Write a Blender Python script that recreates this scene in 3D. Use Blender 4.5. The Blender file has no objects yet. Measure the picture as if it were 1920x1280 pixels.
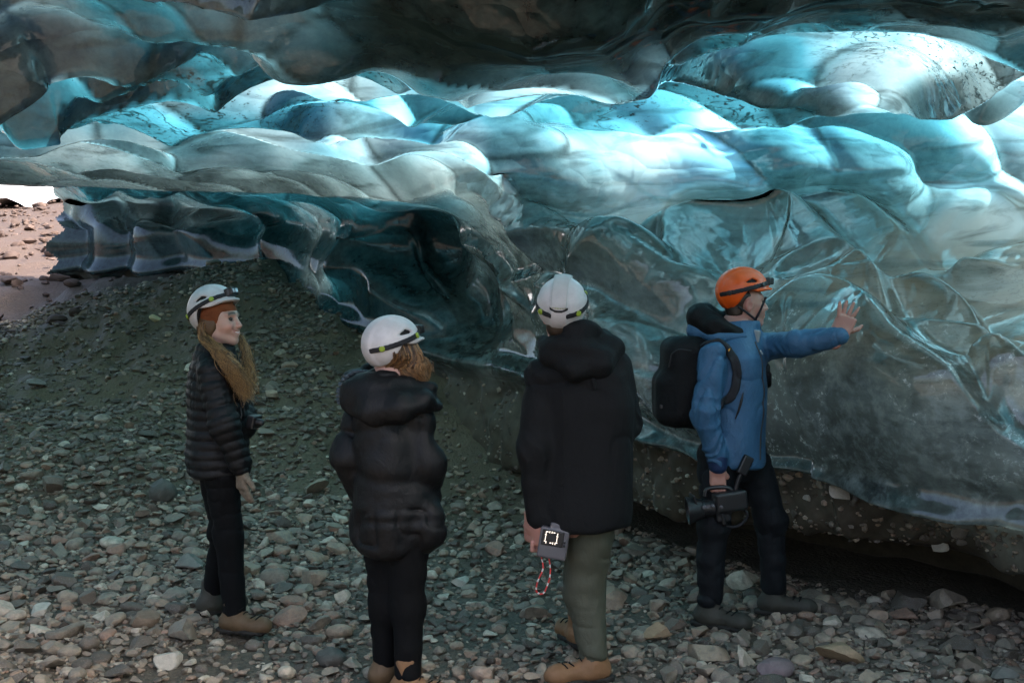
import bpy, math, random
import numpy as np
from mathutils import Vector, Matrix, Quaternion

# ------------------------------------------------------------------ camera, sky, sun, exposure
SC = bpy.context.scene
COL = SC.collection
FPX = 2300.0                      # focal length in pixels of the 1920 px wide photograph
PITCH = math.radians(2.0)
CAMZ = 1.75
cam_data = bpy.data.cameras.new('camera')
cam_data.sensor_width = 36.0
cam_data.lens = FPX / 1920.0 * 36.0
cam_data.clip_start = 0.05
cam_data.clip_end = 2000.0
cam = bpy.data.objects.new('camera', cam_data)
COL.objects.link(cam)
cam.location = (0, 0, CAMZ)
cam.rotation_euler = (math.radians(90) - PITCH, 0, 0)
SC.camera = cam

SUN_EL, SUN_AZ = math.radians(50), math.radians(112)    # azimuth measured from +Y towards +X
world = bpy.data.worlds.new('World')
SC.world = world
world.use_nodes = True
wn = world.node_tree
wn.nodes.clear()
w_out = wn.nodes.new('ShaderNodeOutputWorld')
w_bg = wn.nodes.new('ShaderNodeBackground')
w_sky = wn.nodes.new('ShaderNodeTexSky')
w_sky.sky_type = 'NISHITA'
w_sky.sun_disc = False
w_sky.sun_elevation = SUN_EL
w_sky.sun_rotation = SUN_AZ
w_sky.air_density = 1.0
w_sky.dust_density = 6.0
w_sky.ozone_density = 0.4
w_bg.inputs['Strength'].default_value = 0.14
wn.links.new(w_sky.outputs[0], w_bg.inputs[0])
wn.links.new(w_bg.outputs[0], w_out.inputs[0])
sun_data = bpy.data.lights.new('sun', 'SUN')
sun_data.energy = 4.5
sun_data.angle = math.radians(0.6)
sun_data.color = (1.0, 0.94, 0.87)
sun = bpy.data.objects.new('sun', sun_data)
COL.objects.link(sun)
sdir = Vector((math.sin(SUN_AZ) * math.cos(SUN_EL), math.cos(SUN_AZ) * math.cos(SUN_EL), math.sin(SUN_EL)))
sun.rotation_euler = sdir.to_track_quat('Z', 'Y').to_euler()
sun.location = (0, 0, 30)

SC.view_settings.view_transform = 'Standard'
SC.view_settings.look = 'None'
SC.view_settings.gamma = 1.0
SC.view_settings.use_curve_mapping = False
SC.view_settings.exposure = 1.95
SC.render.engine = 'CYCLES'
SC.cycles.use_denoising = True
SC.cycles.max_bounces = 5
SC.cycles.use_adaptive_sampling = True
SC.cycles.adaptive_threshold = 0.03
SC.cycles.diffuse_bounces = 3
SC.cycles.glossy_bounces = 2
SC.cycles.transmission_bounces = 4
SC.cycles.sample_clamp_indirect = 6.0
SC.cycles.caustics_reflective = False
SC.cycles.caustics_refractive = False
SC.cycles.blur_glossy = 0.0

rng = np.random.default_rng(7)
random.seed(7)

# ------------------------------------------------------------------ helpers
CP, SP = math.cos(PITCH), math.sin(PITCH)
def at(px, py, Y):
    """point in the place seen at a pixel of the 1920x1280 photograph, Y metres in front of the camera"""
    a = (np.asarray(px, float) - 960.0) / FPX
    b = -(np.asarray(py, float) - 640.0) / FPX
    dy = CP + b * SP
    dz = b * CP - SP
    Y = np.asarray(Y, float)
    return np.stack([a / dy * Y, Y + 0 * a, CAMZ + dz / dy * Y], -1)

def project(p):
    p = np.asarray(p, float)
    x, y, z = p[..., 0], p[..., 1], p[..., 2] - CAMZ
    d = y * CP - z * SP
    u = y * SP + z * CP
    return 960 + FPX * x / d, 640 - FPX * u / d

def vnoise(p, scale=1.0, seed=0):
    """smooth value noise, -1..1, p (...,3)"""
    p = np.asarray(p); sh = p.shape[:-1]
    q = (p.reshape(-1, 3) * scale + 1000.0).astype(np.float32)
    i = np.floor(q); f = q - i; f = f * f * f * (f * (f * 6 - 15) + 10)
    i = i.astype(np.int32).astype(np.uint32)
    hx = i[:, 0] * np.uint32(374761393); hy = i[:, 1] * np.uint32(668265263); hz = i[:, 2] * np.uint32(2147483647) + np.uint32((seed * 1274126177) & 0xffffffff)
    HX = (hx, hx + np.uint32(374761393)); HY = (hy, hy + np.uint32(668265263)); HZ = (hz, hz + np.uint32(2147483647))
    r = np.zeros(len(q), np.float32)
    for dx in (0, 1):
        wx = f[:, 0] if dx else 1 - f[:, 0]
        for dy in (0, 1):
            wxy = wx * (f[:, 1] if dy else 1 - f[:, 1]); hxy = HX[dx] + HY[dy]
            for dz in (0, 1):
                h = hxy + HZ[dz]
                h = (h ^ (h >> np.uint32(13))) * np.uint32(1274126177)
                h = (h ^ (h >> np.uint32(16))) * np.uint32(2246822519)
                h = (h >> np.uint32(8)).astype(np.float32)
                r += wxy * (f[:, 2] if dz else 1 - f[:, 2]) * h
    return (r * np.float32(2.0 / 16777215.0) - 1).reshape(sh)

def fbm(p, scale=1.0, octs=4, seed=0, gain=0.5):
    a, s, r = 1.0, scale, 0
    for k in range(octs):
        r = r + a * vnoise(p, s, seed + 17 * k)
        a *= gain; s *= 2.03
    return r

def sstep(a, b, x):
    t = np.clip((np.asarray(x, float) - a) / (b - a), 0, 1)
    return t * t * (3 - 2 * t)

def mesh_np(name, verts, faces, smooth=True):
    """mesh from numpy arrays; faces is (n,3) or (n,4)"""
    verts = np.asarray(verts, np.float32); faces = np.asarray(faces, np.int32)
    me = bpy.data.meshes.new(name)
    n, k = faces.shape
    me.vertices.add(len(verts)); me.vertices.foreach_set('co', verts.ravel())
    me.loops.add(n * k); me.loops.foreach_set('vertex_index', faces.ravel())
    me.polygons.add(n)
    me.polygons.foreach_set('loop_start', np.arange(0, n * k, k, dtype=np.int32))
    me.polygons.foreach_set('loop_total', np.full(n, k, np.int32))
    me.polygons.foreach_set('use_smooth', np.full(n, smooth, bool))
    me.update(calc_edges=True)
    me.validate()
    return me

def link(name, me, mat=None, parent=None):
    o = bpy.data.objects.new(name, me)
    COL.objects.link(o)
    if mat is not None and me is not None:
        if not len(me.materials): me.materials.append(mat)
    if parent is not None: o.parent = parent
    return o

def tag(o, label=None, cat=None, group=None, kind=None):
    if label: o['label'] = label
    if cat: o['category'] = cat
    if group: o['group'] = group
    if kind: o['kind'] = kind
    return o

def empty(name, loc=(0, 0, 0), rz=0.0):
    o = bpy.data.objects.new(name, None)
    COL.objects.link(o)
    o.location = loc; o.rotation_euler = (0, 0, rz)
    o.empty_display_size = 0.1
    return o

def fattr(me, name, vals):
    a = me.attributes.new(name, 'FLOAT', 'POINT')
    a.data.foreach_set('value', np.asarray(vals, np.float32).ravel())

class NT:
    """small wrapper to write node trees tersely"""
    def __init__(self, name):
        self.m = bpy.data.materials.new(name); self.m.use_nodes = True
        self.t = self.m.node_tree; self.t.nodes.clear()
        self.out = self.t.nodes.new('ShaderNodeOutputMaterial')
    def n(self, typ, props=None, **ins):
        nd = self.t.nodes.new(typ)
        for k, v in (props or {}).items(): setattr(nd, k, v)
        for k, v in ins.items():
            key = int(k[1:]) if k[0] == '_' and k[1:].isdigit() else k.replace('_', ' ')
            s = nd.inputs[key]
            if hasattr(v, 'links') or isinstance(v, bpy.types.NodeSocket): self.t.links.new(v, s)
            else: s.default_value = v
        return nd
    def math(self, op, a, b=0.0, clamp=False):
        nd = self.n('ShaderNodeMath', {'operation': op, 'use_clamp': clamp}, _0=a, _1=b)
        return nd.outputs[0]
    def mix(self, f, a, b):
        nd = self.t.nodes.new('ShaderNodeMix'); nd.data_type = 'RGBA'
        for key, v in ((0, f), (6, a), (7, b)):
            s = nd.inputs[key]
            if isinstance(v, bpy.types.NodeSocket): self.t.links.new(v, s)
            else:
                s.default_value = v if not isinstance(v, tuple) or len(v) == 4 else (*v, 1)
        return nd.outputs[2]
    def ramp(self, f, stops):
        nd = self.t.nodes.new('ShaderNodeValToRGB')
        cr = nd.color_ramp
        while len(cr.elements) < len(stops): cr.elements.new(0.5)
        for e, (p, c) in zip(cr.elements, stops):
            e.position = p
            e.color = (c, c, c, 1) if not isinstance(c, tuple) else (*c, 1)
        self.t.links.new(f, nd.inputs[0])
        return nd.outputs[0]
    def attr(self, name):
        return self.n('ShaderNodeAttribute', {'attribute_name': name}).outputs['Fac']
    def obj(self):
        return self.n('ShaderNodeTexCoord').outputs['Object']
    def pos(self):
        return self.n('ShaderNodeNewGeometry').outputs['Position']
    def noise(self, vec, scale, detail=3.0, rough=0.5, dist=0.0):
        return self.n('ShaderNodeTexNoise', None, Vector=vec, Scale=scale, Detail=detail, Roughness=rough, Distortion=dist).outputs['Fac']
    def bump(self, h, strength=0.3, dist=0.01):
        return self.n('ShaderNodeBump', None, Strength=strength, Distance=dist, Height=h).outputs[0]
    def surf(self, s):
        self.t.links.new(s, self.out.inputs['Surface']); return self.m

def pbsdf(t, **kw):
    return t.n('ShaderNodeBsdfPrincipled', None, **kw).outputs[0]

def lin(c):
    """sRGB 0-255 to linear"""
    r = []
    for v in c:
        v /= 255.0
        r.append(v / 12.92 if v <= 0.04045 else ((v + 0.055) / 1.055) ** 2.4)
    return tuple(r)

# ------------------------------------------------------------------ ice: base sheet from control rows and columns
# each column: photograph column px, then twelve rows (py, Y) from the foot of the wall up and over the roof
COLS = [
 # px     r0 recess    r1 mud foot  r2 ice foot  r3 belly     r4 upper     r5 lip       r6 roof      r7           r8           r9 dark rib
 (-3000, [(560,22.0), (545,21.0), (520,20.0), (440,20.0), (345,20.0), (330,13.5), (282,10.8), (222, 8.6), (180, 7.0), (140,5.3)]),
 ( -800, [(560,20.0), (545,19.0), (520,18.0), (440,18.0), (345,18.0), (330,13.2), (282,10.6), (222, 8.6), (180, 7.0), (140,5.3)]),
 (  -60, [(550,19.0), (535,18.3), (515,17.6), (440,17.5), (350,17.6), (330,13.0), (282,10.5), (222, 8.6), (180, 7.0), (140,5.3)]),
 (  105, [(550,18.0), (530,17.5), (505,17.0), (430,16.8), (350,17.0), (330,12.7), (284,10.4), (222, 8.6), (182, 7.0), (118,5.3)]),
 (  250, [(545,17.0), (525,16.5), (505,16.0), (430,15.8), (368,16.3), (330,12.3), (286,10.2), (222, 8.5), (186, 7.0), (120,5.3)]),
 (  480, [(600,15.5), (560,15.0), (515,14.5), (450,14.4), (390,14.8), (336,11.6), (290, 9.9), (220, 8.3), (160, 6.9), ( 85,5.1)]),
 (  700, [(760,13.2), (700,12.3), (630,11.7), (530,11.6), (440,11.9), (352,10.5), (300, 9.5), (220, 8.2), (165, 6.9), ( 88,5.0)]),
 (  850, [(885,11.4), (848,10.9), (690,10.9), (560,11.1), (450,11.3), (355, 9.7), (300, 9.2), (215, 8.1), (165, 6.8), (105,4.9)]),
 ( 1000, [(900,10.6), (888, 9.8), (720, 9.8), (600, 9.9), (485, 9.7), (400, 8.9), (315, 9.0), (210, 8.1), (168, 6.8), (116,4.8)]),
 ( 1130, [(970, 9.6), (945, 8.7), (780, 8.6), (660, 8.5), (550, 8.4), (460, 8.3), (350, 8.6), (220, 8.1), (165, 6.8), (112,4.8)]),
 ( 1250, [(1020,9.0), (978, 8.0), (822, 7.9), (710, 7.7), (610, 7.8), (510, 7.9), (390, 8.4), (235, 8.1), (160, 6.9), ( 66,4.9)]),
 ( 1400, [(1075,8.4), (1000,7.5), (845, 7.4), (760, 7.1), (660, 7.3), (540, 7.9), (400, 8.4), (245, 8.1), (150, 6.9), ( 40,5.0)]),
 ( 1560, [(1105,8.0), (1025,7.1), (872, 6.9), (780, 6.7), (650, 6.8), (530, 7.6), (380, 8.2), (240, 7.9), (140, 6.8), ( 24,5.1)]),
 ( 1720, [(1130,7.6), (1048,6.8), (902, 6.5), (800, 6.3), (660, 6.4), (535, 7.2), (370, 7.8), (240, 7.5), (130, 6.6), ( 16,5.1)]),
 ( 1920, [(1160,7.2), (1088,6.4), (948, 6.1), (830, 5.9), (690, 6.0), (540, 6.7), (360, 7.2), (235, 6.9), (130, 6.2), ( 36,5.0)]),
 ( 2180, [(1210,6.6), (1130,5.8), (990, 5.5), (870, 5.3), (720, 5.4), (550, 6.0), (350, 6.4), (215, 6.1), (120, 5.5), ( 40,4.8)]),
]
# how much daylight comes through (thin) per row, and how muddy / debris-laden per row
THIN = {  # column px: r0..r11
 -3000: [0, 0, .0, .08, .10, .35, .55, .55, .40, .20, .12, .1],
 -60:   [0, 0, .0, .08, .10, .30, .46, .50, .40, .30, .28, .1],
 250:   [0, 0, .04, .10, .12, .25, .46, .52, .46, .32, .28, .1],
 480:   [0, 0, .06, .12, .16, .30, .60, .60, .50, .28, .12, .1],
 700:   [0, 0, .04, .10, .18, .40, .80, .75, .70, .06, .05, .05],
 1000:  [0, 0, .0, .05, .14, .55, .80, .85, .80, .02, .02, .05],
 1250:  [0, 0, .0, .12, .48, .75, .90, .95, .75, .02, .02, .05],
 1560:  [0, 0, .03, .16, .62, .80, .95, .95, .70, .02, .02, .05],
 1920:  [0, 0, .05, .20, .62, .85, 1.0, 1.1, .80, .05, .05, .05],
 2180:  [0, 0, .0, .16, .55, .66, .85, 1.0, .9, .05, .05, .05],
}
def build_ctrl():
    pts = []
    for px, rows in COLS:
        col = [at(px, py, Y) for py, Y in rows]
        pts.append(col)
    pts = np.array(pts)                                    # (C, 10, 3)
    # the wall goes on to the right of the frame and back past the photographer
    # a deep, low recess under the muddy foot
    lift = np.clip((np.array([c[0] for c in COLS]) - 800) / 300, 0, 1)
    pts[:, 1, 2] += .085 * lift; pts[:, 1, 1] -= .06 * lift
    f = pts[:, 1]
    back_lo = f + np.array([0.0, 1.9, -0.75]); back_hi = f + np.array([0.0, 1.2, 0.02])
    pts = np.concatenate([back_lo[:, None], back_hi[:, None], pts[:, 1:]], 1)   # eleven rows now
    last = pts[-1]
    ex = []
    for dx, y in ((0.35, -2.2), (0.7, -4.6), (1.0, -7.5)):
        c = last.copy(); c[:, 0] += dx; c[:, 1] += y * np.clip(1.0 - 0.0 * c[:, 1], 0, 1)
        ex.append(c)
    pts = np.concatenate([pts, np.array(ex)], 0)
    # unseen roof end, cut short ahead of the camera to let daylight in
    a = pts[:, 10].copy()
    r10 = a.copy(); r10[:, 1] = a[:, 1] - 0.65; r10[:, 2] += 0.22
    r11 = a.copy(); r11[:, 1] = a[:, 1] - 1.0; r11[:, 2] += 0.45
    r12 = a.copy(); r12[:, 1] = a[:, 1] - 1.2; r12[:, 2] += 0.75
    pts = np.concatenate([pts, r10[:, None], r11[:, None], r12[:, None]], 1)
    return pts

def cr(P, n, axis=0):
    """Catmull-Rom sample n[i] points on each span along the axis"""
    P = np.moveaxis(P, axis, 0)
    ext = np.concatenate([2 * P[:1] - P[1:2], P, 2 * P[-1:] - P[-2:-1]], 0)
    out = []
    for i in range(len(P) - 1):
        p0, p1, p2, p3 = ext[i], ext[i + 1], ext[i + 2], ext[i + 3]
        t = (np.arange(n[i]) / n[i]).reshape((-1,) + (1,) * (P.ndim - 1))
        out.append(0.5 * ((2 * p1) + (-p0 + p2) * t + (2 * p0 - 5 * p1 + 4 * p2 - p3) * t * t + (-p0 + 3 * p1 - 3 * p2 + p3) * t ** 3))
    out.append(P[-1:])
    return np.moveaxis(np.concatenate(out, 0), 0, axis)

def grid_normals(G):
    du = np.gradient(G, axis=0); dv = np.gradient(G, axis=1)
    n = np.cross(du, dv)
    n /= np.linalg.norm(n, axis=-1, keepdims=True) + 1e-9
    return n

ctrl = build_ctrl()
pxs = [c[0] for c in COLS] + [2500, 2800, 3100]
tk = sorted(THIN)
thin_c = np.array([[np.interp(p, tk, [THIN[k][min(max(r, 0), 11)] for k in tk]) for r in range(-1, 13)] for p in pxs])
QUAL = 1.0
ncol = [16, 24, 42, 48, 68, 90, 84, 62, 62, 56, 56, 62, 64, 64, 68, 24, 10, 6]
assert len(ncol) == len(pxs) - 1, (len(ncol), len(pxs))
nrow = [int(q * QUAL) for q in [6, 14, 34, 34, 46, 50, 56, 66, 56, 56, 26, 12, 6]]
ext = np.concatenate([ctrl, thin_c[..., None], np.broadcast_to(np.arange(-1, 13.0)[None, :, None], ctrl.shape[:2] + (1,)),
                      np.broadcast_to(np.array(pxs, float)[:, None, None], ctrl.shape[:2] + (1,))], -1)
G = cr(cr(ext, ncol, 0), nrow, 1)
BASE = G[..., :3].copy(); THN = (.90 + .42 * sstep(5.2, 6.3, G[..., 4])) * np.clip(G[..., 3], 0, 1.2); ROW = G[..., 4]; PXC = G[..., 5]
NRM = grid_normals(BASE)
# the dark rib along the top is full of ash from end to end
ribdark = sstep(8.80, 8.98, ROW) * sstep(560, 660, PXC)
THN *= 1 - 0.97 * ribdark * (1 - .45 * sstep(.05, .45, fbm(BASE, 1.3, 3, 411)))
THN *= 1 - 0.30 * sstep(8.6, 9.0, ROW) * (1 - sstep(560, 660, PXC))
# make normals point into the cave (towards a point near the people)
toc = np.array([0.0, 3.0, 1.6]) - BASE
if (np.sum(NRM * toc, -1) > 0).mean() < 0.5: NRM = -NRM
for _ in range(6):
    NRM[1:-1] = (NRM[:-2] + NRM[1:-1] * 2 + NRM[2:]) / 4
    NRM[:, 1:-1] = (NRM[:, :-2] + NRM[:, 1:-1] * 2 + NRM[:, 2:]) / 4
NRM /= np.linalg.norm(NRM, axis=-1, keepdims=True) + 1e-9
BPX, BPY = project(BASE)
BPX = np.where(BASE[..., 1] > 0.5, BPX, -9e3); BPY = np.where(BASE[..., 1] > 0.5, BPY, -9e3)

def on_base(px, py):
    """nearest base-sheet point seen at a pixel"""
    d = (BPX - px) ** 2 + (BPY - py) ** 2 + (BASE[..., 1] * 0.5) ** 2
    k = np.unravel_index(np.argmin(d), d.shape)
    return np.append(BASE[k], ROW[k])

# hollows seen in the photograph: px, py, radius in metres
HOLLOWS = [
 (1430,112,1.05),(1130,300,.85),(1000,430,.62),(1390,500,.70),(1600,440,.75),(1450,300,.45),(1610,335,.42),(1780,430,.70),
 (1640,770,.75),(1740,600,.38),(1560,640,.45),(1850,600,.55),(1850,760,.55),(1480,780,.5),(1300,640,.55),(1240,450,.50),
 (720,262,.50),(450,240,.75),(820,160,.70),(650,215,.55),(1250,165,.55),(1080,190,.6),(950,250,.5),(300,265,.7),(560,300,.8),
 (150,250,.8),(60,290,.9),(220,180,.8),(90,190,.8),(400,175,.7),(560,150,.7),(700,130,.6),(1800,150,.7),(1860,230,.5),(1700,250,.5),
 (300,90,.32),(120,80,.30),(450,40,.30),(650,60,.32),(180,20,.28),(60,30,.28),(230,135,.28),(390,105,.30),(530,60,.28),(350,20,.28),(760,330,.7),(900,360,.55),(1120,420,.55),(620,420,.7),(760,480,.6),
 (850,560,.6),(960,540,.5),(550,470,.8),(1100,600,.6),(1180,560,.5),(400,420,.6),(320,400,.6),(240,410,.6),(170,420,.6),(450,470,.5),(1180,720,.6),
]
sites, rad = [], []
for px, py, r in HOLLOWS:
    sites.append(on_base(px, py)[:3]); rad.append(r)
flat = BASE.reshape(-1, 3)
# further hollows scattered over the rest of the sheet
tries = rng.integers(0, len(flat), 9000)
S = list(sites); R = list(rad)
for k in tries:
    p = flat[k]
    d_ = max(p[1], 1.0)
    r = rng.uniform(0.26, 0.52) * (.62 if p[1] < 6.0 else 1.0 if p[1] < 9 else 1.3)
    A = np.array(S); dd = np.linalg.norm((A - p) * np.array([.60, 1., 1.05]), axis=1)
    if (dd > 0.62 * (np.array(R) + r)).all():
        S.append(p); R.append(r)
S = np.array(S); R = np.array(R)
warp = np.stack([fbm(flat, 0.8, 2, 31), fbm(flat, 0.8, 2, 57), fbm(flat, 0.8, 2, 83)], -1) * 0.17
W = (flat + warp).astype(np.float32)
q1 = np.full(len(flat), 9.0, np.float32); q2 = np.full(len(flat), 9.0, np.float32); idx = np.zeros(len(flat), int)
order_x = np.argsort(W[:, 0]); WX = W[order_x, 0]
for i in range(len(S)):
    # hollows are drawn out along the cave and a little askew
    l_, r_ = np.searchsorted(WX, [S[i][0] - 3.4 * R[i], S[i][0] + 3.4 * R[i]])
    sel = order_x[l_:r_]; v = W[sel] - S[i].astype(np.float32)
    q = (0.32 * v[:, 0] ** 2 + 1.0 * v[:, 1] ** 2 + 1.2 * v[:, 2] ** 2 + 0.62 * v[:, 0] * v[:, 2]) / np.float32(R[i] ** 2)
    k_ = q < 4.0; sel = sel[k_]; q = q[k_]
    o1 = q1[sel]; m = q < o1
    q2[sel] = np.where(m, o1, np.minimum(q2[sel], q)); q1[sel] = np.where(m, q, o1); idx[sel] = np.where(m, i, idx[sel])
rloc = R[idx]
rs = ROW.reshape(-1)
pxf = PXC.reshape(-1)
amp = 0.85 * sstep(2.1, 3.2, rs) * (1 - 0.92 * sstep(8.4, 9.0, rs) * sstep(560, 700, pxf))
lowleft = sstep(1180, 980, pxf) * sstep(4.9, 4.4, rs)
amp *= 1 - .62 * lowleft
amp *= 1 - .70 * np.exp(-((rs - 5.0) / .55) ** 2) * sstep(900, 700, pxf)
rightwall = sstep(1050, 1250, pxf) * sstep(6.4, 5.6, rs)
amp *= 1 - .72 * rightwall
hh = np.minimum(q1, 1.5); edge = np.sqrt(np.maximum(q2, 0)) - np.sqrt(np.maximum(q1, 0))
soft = hh - 0.04 * np.exp(-(edge / 0.04) ** 2)
disp = amp * (soft - 0.45) * 0.55
# a second, finer set of hollows in patches
S2 = flat[rng.integers(0, len(flat), 5200)]; S2 = S2[(S2[:, 1] > 2.2) & (S2[:, 1] < 13.5)]
keep = []; grid_ = {}
for k, p_ in enumerate(S2):
    ky = tuple(np.floor(p_ / .22).astype(int)); ok = True
    for a_ in (-1, 0, 1):
        for b_ in (-1, 0, 1):
            for c_ in (-1, 0, 1):
                for o_ in grid_.get((ky[0] + a_, ky[1] + b_, ky[2] + c_), ()):
                    if ((o_ - p_) ** 2).sum() < .155 ** 2: ok = False
    if ok: grid_.setdefault(ky, []).append(p_); keep.append(k)
S2 = S2[keep]; R2 = rng.uniform(.17, .30, len(S2))
W2 = (flat + .55 * warp + .03 * np.stack([vnoise(flat, 3, 131), vnoise(flat, 3, 157), vnoise(flat, 3, 183)], -1)).astype(np.float32)
p1 = np.full(len(flat), 1.6, np.float32); ox2 = np.argsort(W2[:, 0]); WX2 = W2[ox2, 0]
for i in range(len(S2)):
    l_, r_ = np.searchsorted(WX2, [S2[i][0] - 1.6 * R2[i], S2[i][0] + 1.6 * R2[i]])
    sel = ox2[l_:r_]; v = W2[sel] - S2[i].astype(np.float32)
    q = (0.5 * v[:, 0] ** 2 + v[:, 1] ** 2 + 1.2 * v[:, 2] ** 2) / np.float32(R2[i] ** 2)
    p1[sel] = np.minimum(p1[sel], q)
patch2 = sstep(-.25, .25, fbm(flat, .9, 2, 303))
topm = sstep(8.6, 9.1, rs)
disp += (.040 + .075 * topm) * (np.minimum(p1, 1.3) - .45) * np.maximum(patch2, topm * .8) * sstep(2.4, 3.4, rs) * (1 - .5 * lowleft) * (1 - .75 * rightwall)
# long sharp ridges drawn across several hollows: photograph polyline, width, height (m), darkening
RIDGES = [  # the last number: how far the mass below the line bulges out before it sinks back (0: a plain hanging ridge)
 ([(1140,124),(1270,130),(1400,152),(1560,182),(1690,206)], .10, .13, .9, 0),
 ([(1690,190),(1760,152),(1840,115),(1930,88)], .16, .24, .95, 0),
 ([(1180,455),(1250,414),(1330,394),(1420,398),(1500,427),(1570,494),(1630,565),(1670,612)], .08, .27, .10, .75),
 ([(820,352),(900,360),(1000,398),(1090,432),(1180,470),(1250,505)], .07, .26, .1, .55),
 ([(-80,322),(0,322),(200,327),(420,332),(620,345),(820,356)], .22, .12, .3, 0),
 ([(980,262),(1040,232),(1150,212),(1260,232),(1350,300)], .08, .14, .15, .4),
 ([(1430,380),(1510,354),(1600,374),(1680,440),(1740,520)], .07, .20, .1, .55),
 ([(1650,578),(1740,568),(1810,592),(1845,640)], .035, .14, .2, .25),
 ([(1420,668),(1470,640),(1540,612),(1620,625),(1720,680),(1820,725),(1900,795),(1960,850)], .08, .24, .0, .70),
 ([(1840,690),(1880,672),(1930,690)], .04, .14, .0, .3),
 ([(1000,520),(1060,500),(1130,540),(1190,610),(1230,690)], .07, .14, .1, .4),
 ([(1130,600),(1200,610),(1250,680),(1270,760)], .07, .11, .1, .35),
 ([(820,440),(900,450),(980,520),(1020,610)], .05, .16, .3, .4),
 ([(620,420),(720,440),(800,500),(850,600)], .06, .16, .3, .4),
 ([(270,215),(400,200),(520,205),(600,240),(625,275)], .14, .12, .15, 0),
 ([(600,250),(700,226),(800,232),(838,262)], .12, .12, .1, 0),
 ([(740,150),(800,122),(870,140),(900,180)], .14, .12, .3, 0),
 ([(460,105),(540,92),(600,100)], .14, .14, .8, 0),
 ([(1800,160),(1850,190),(1930,185)], .12, .15, .9, 0),
 ([(1370,285),(1440,258),(1520,278),(1570,340)], .07, .10, .1, .3),
 ([(1690,330),(1760,318),(1850,350),(1930,420)], .08, .12, .1, .4),
 ([(1790,560),(1850,500),(1930,470)], .07, .09, .1, .3),
]
dark_r = np.zeros(len(flat)); glowr = np.zeros(len(flat))
for poly, w, hgt, darken, bulge in RIDGES:
    p4 = cr(np.array([on_base(*q) for q in poly]), [6] * (len(poly) - 1))
    p3, r3 = p4[:, :3], p4[:, 3]
    reach = 3.2 * bulge if bulge else 4 * w
    lo, hi = p3.min(0) - reach, p3.max(0) + reach
    sel = np.where(((W > lo) & (W < hi)).all(1))[0]
    pp = flat[sel] + 0.22 * warp[sel]
    dm = np.full(len(sel), 9.0); tt = np.zeros(len(sel)); rr_ = np.zeros(len(sel))
    for k in range(len(p3) - 1):
        a_, b_ = p3[k], p3[k + 1]; ab = b_ - a_
        u = np.clip(((pp - a_) @ ab) / (ab @ ab + 1e-9), 0, 1)
        d = np.linalg.norm(pp - a_ - u[:, None] * ab, axis=1)
        m = d < dm
        tt = np.where(m, (k + u) / (len(p3) - 1), tt); rr_ = np.where(m, r3[k] + u * (r3[k + 1] - r3[k]), rr_); dm = np.minimum(dm, d)
    fade = np.sin(np.pi * np.clip(tt * .92 + .04, 0, 1)) ** .5
    if bulge:
        below = rs[sel] < rr_
        k_ = np.where(below, np.exp(-(dm / bulge) ** 1.5), np.exp(-(dm / w) ** 2)) * fade
        disp[sel] += hgt * k_ - .15 * hgt * np.where(below, 0, np.exp(-(dm / .12) ** 2)) * (1 - np.exp(-(dm / w) ** 2)) * fade
        glowr[sel] = np.maximum(glowr[sel], np.where(below, np.exp(-dm / .05), np.exp(-dm / .02)) * fade)  # thin highlight painted along the ridge edge
    else:
        k_ = np.exp(-dm / w) * fade
        disp[sel] = np.maximum(disp[sel], disp[sel] * (1 - k_) + k_ * (hgt + 0.05))
    dark_r[sel] = np.maximum(dark_r[sel], darken * sstep(1.2 * w, .5 * w, dm) * fade)
hc = np.array([on_base(800, 470)[:3], on_base(905, 560)[:3]])
for c_, r_ in zip(hc, (.55, .45)):
    v = flat - c_; g_ = np.exp(-((v[:, 0] ** 2 + .6 * v[:, 1] ** 2 + 1.3 * v[:, 2] ** 2) / r_ ** 2) ** 2) * (rs < 4.9)
    disp -= .24 * g_; dark_r = np.maximum(dark_r, .9 * g_)  # recesses pressed in, with their shade painted on as well
# finer hollows
nf = fbm(flat, 3.1, 2, 5)
disp += 0.007 * nf * sstep(1.6, 3.0, rs)
flute = sstep(520, 400, pxf) * sstep(1.2, 2.2, rs) * sstep(5.0, 4.4, rs)
disp += flute * 0.17 * (np.abs(np.sin(pxf / 34.0 + 3.2 * vnoise(flat, .45, 66) + .5 * rs)) - .5)
# mud band: lumpy
mudw = sstep(0.6, 1.1, rs) * (1 - sstep(1.75, 2.15, rs))
disp += mudw * (0.09 * fbm(flat, 1.8, 4, 11) + 0.03 * fbm(flat, 7, 3, 12))
# overhanging foot of the clear ice
disp += 0.16 * np.exp(-((rs - 2.12) / 0.16) ** 2) * (0.8 + 0.5 * vnoise(flat, 2.3, 77))
D2 = disp.reshape(BASE.shape[:2])
for _ in range(2):
    D2[1:-1] = (D2[:-2] + 2 * D2[1:-1] + D2[2:]) / 4; D2[:, 1:-1] = (D2[:, :-2] + 2 * D2[:, 1:-1] + D2[:, 2:]) / 4
disp = D2.reshape(-1)
P = (flat + NRM.reshape(-1, 3) * disp[:, None]).reshape(BASE.shape)

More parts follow.
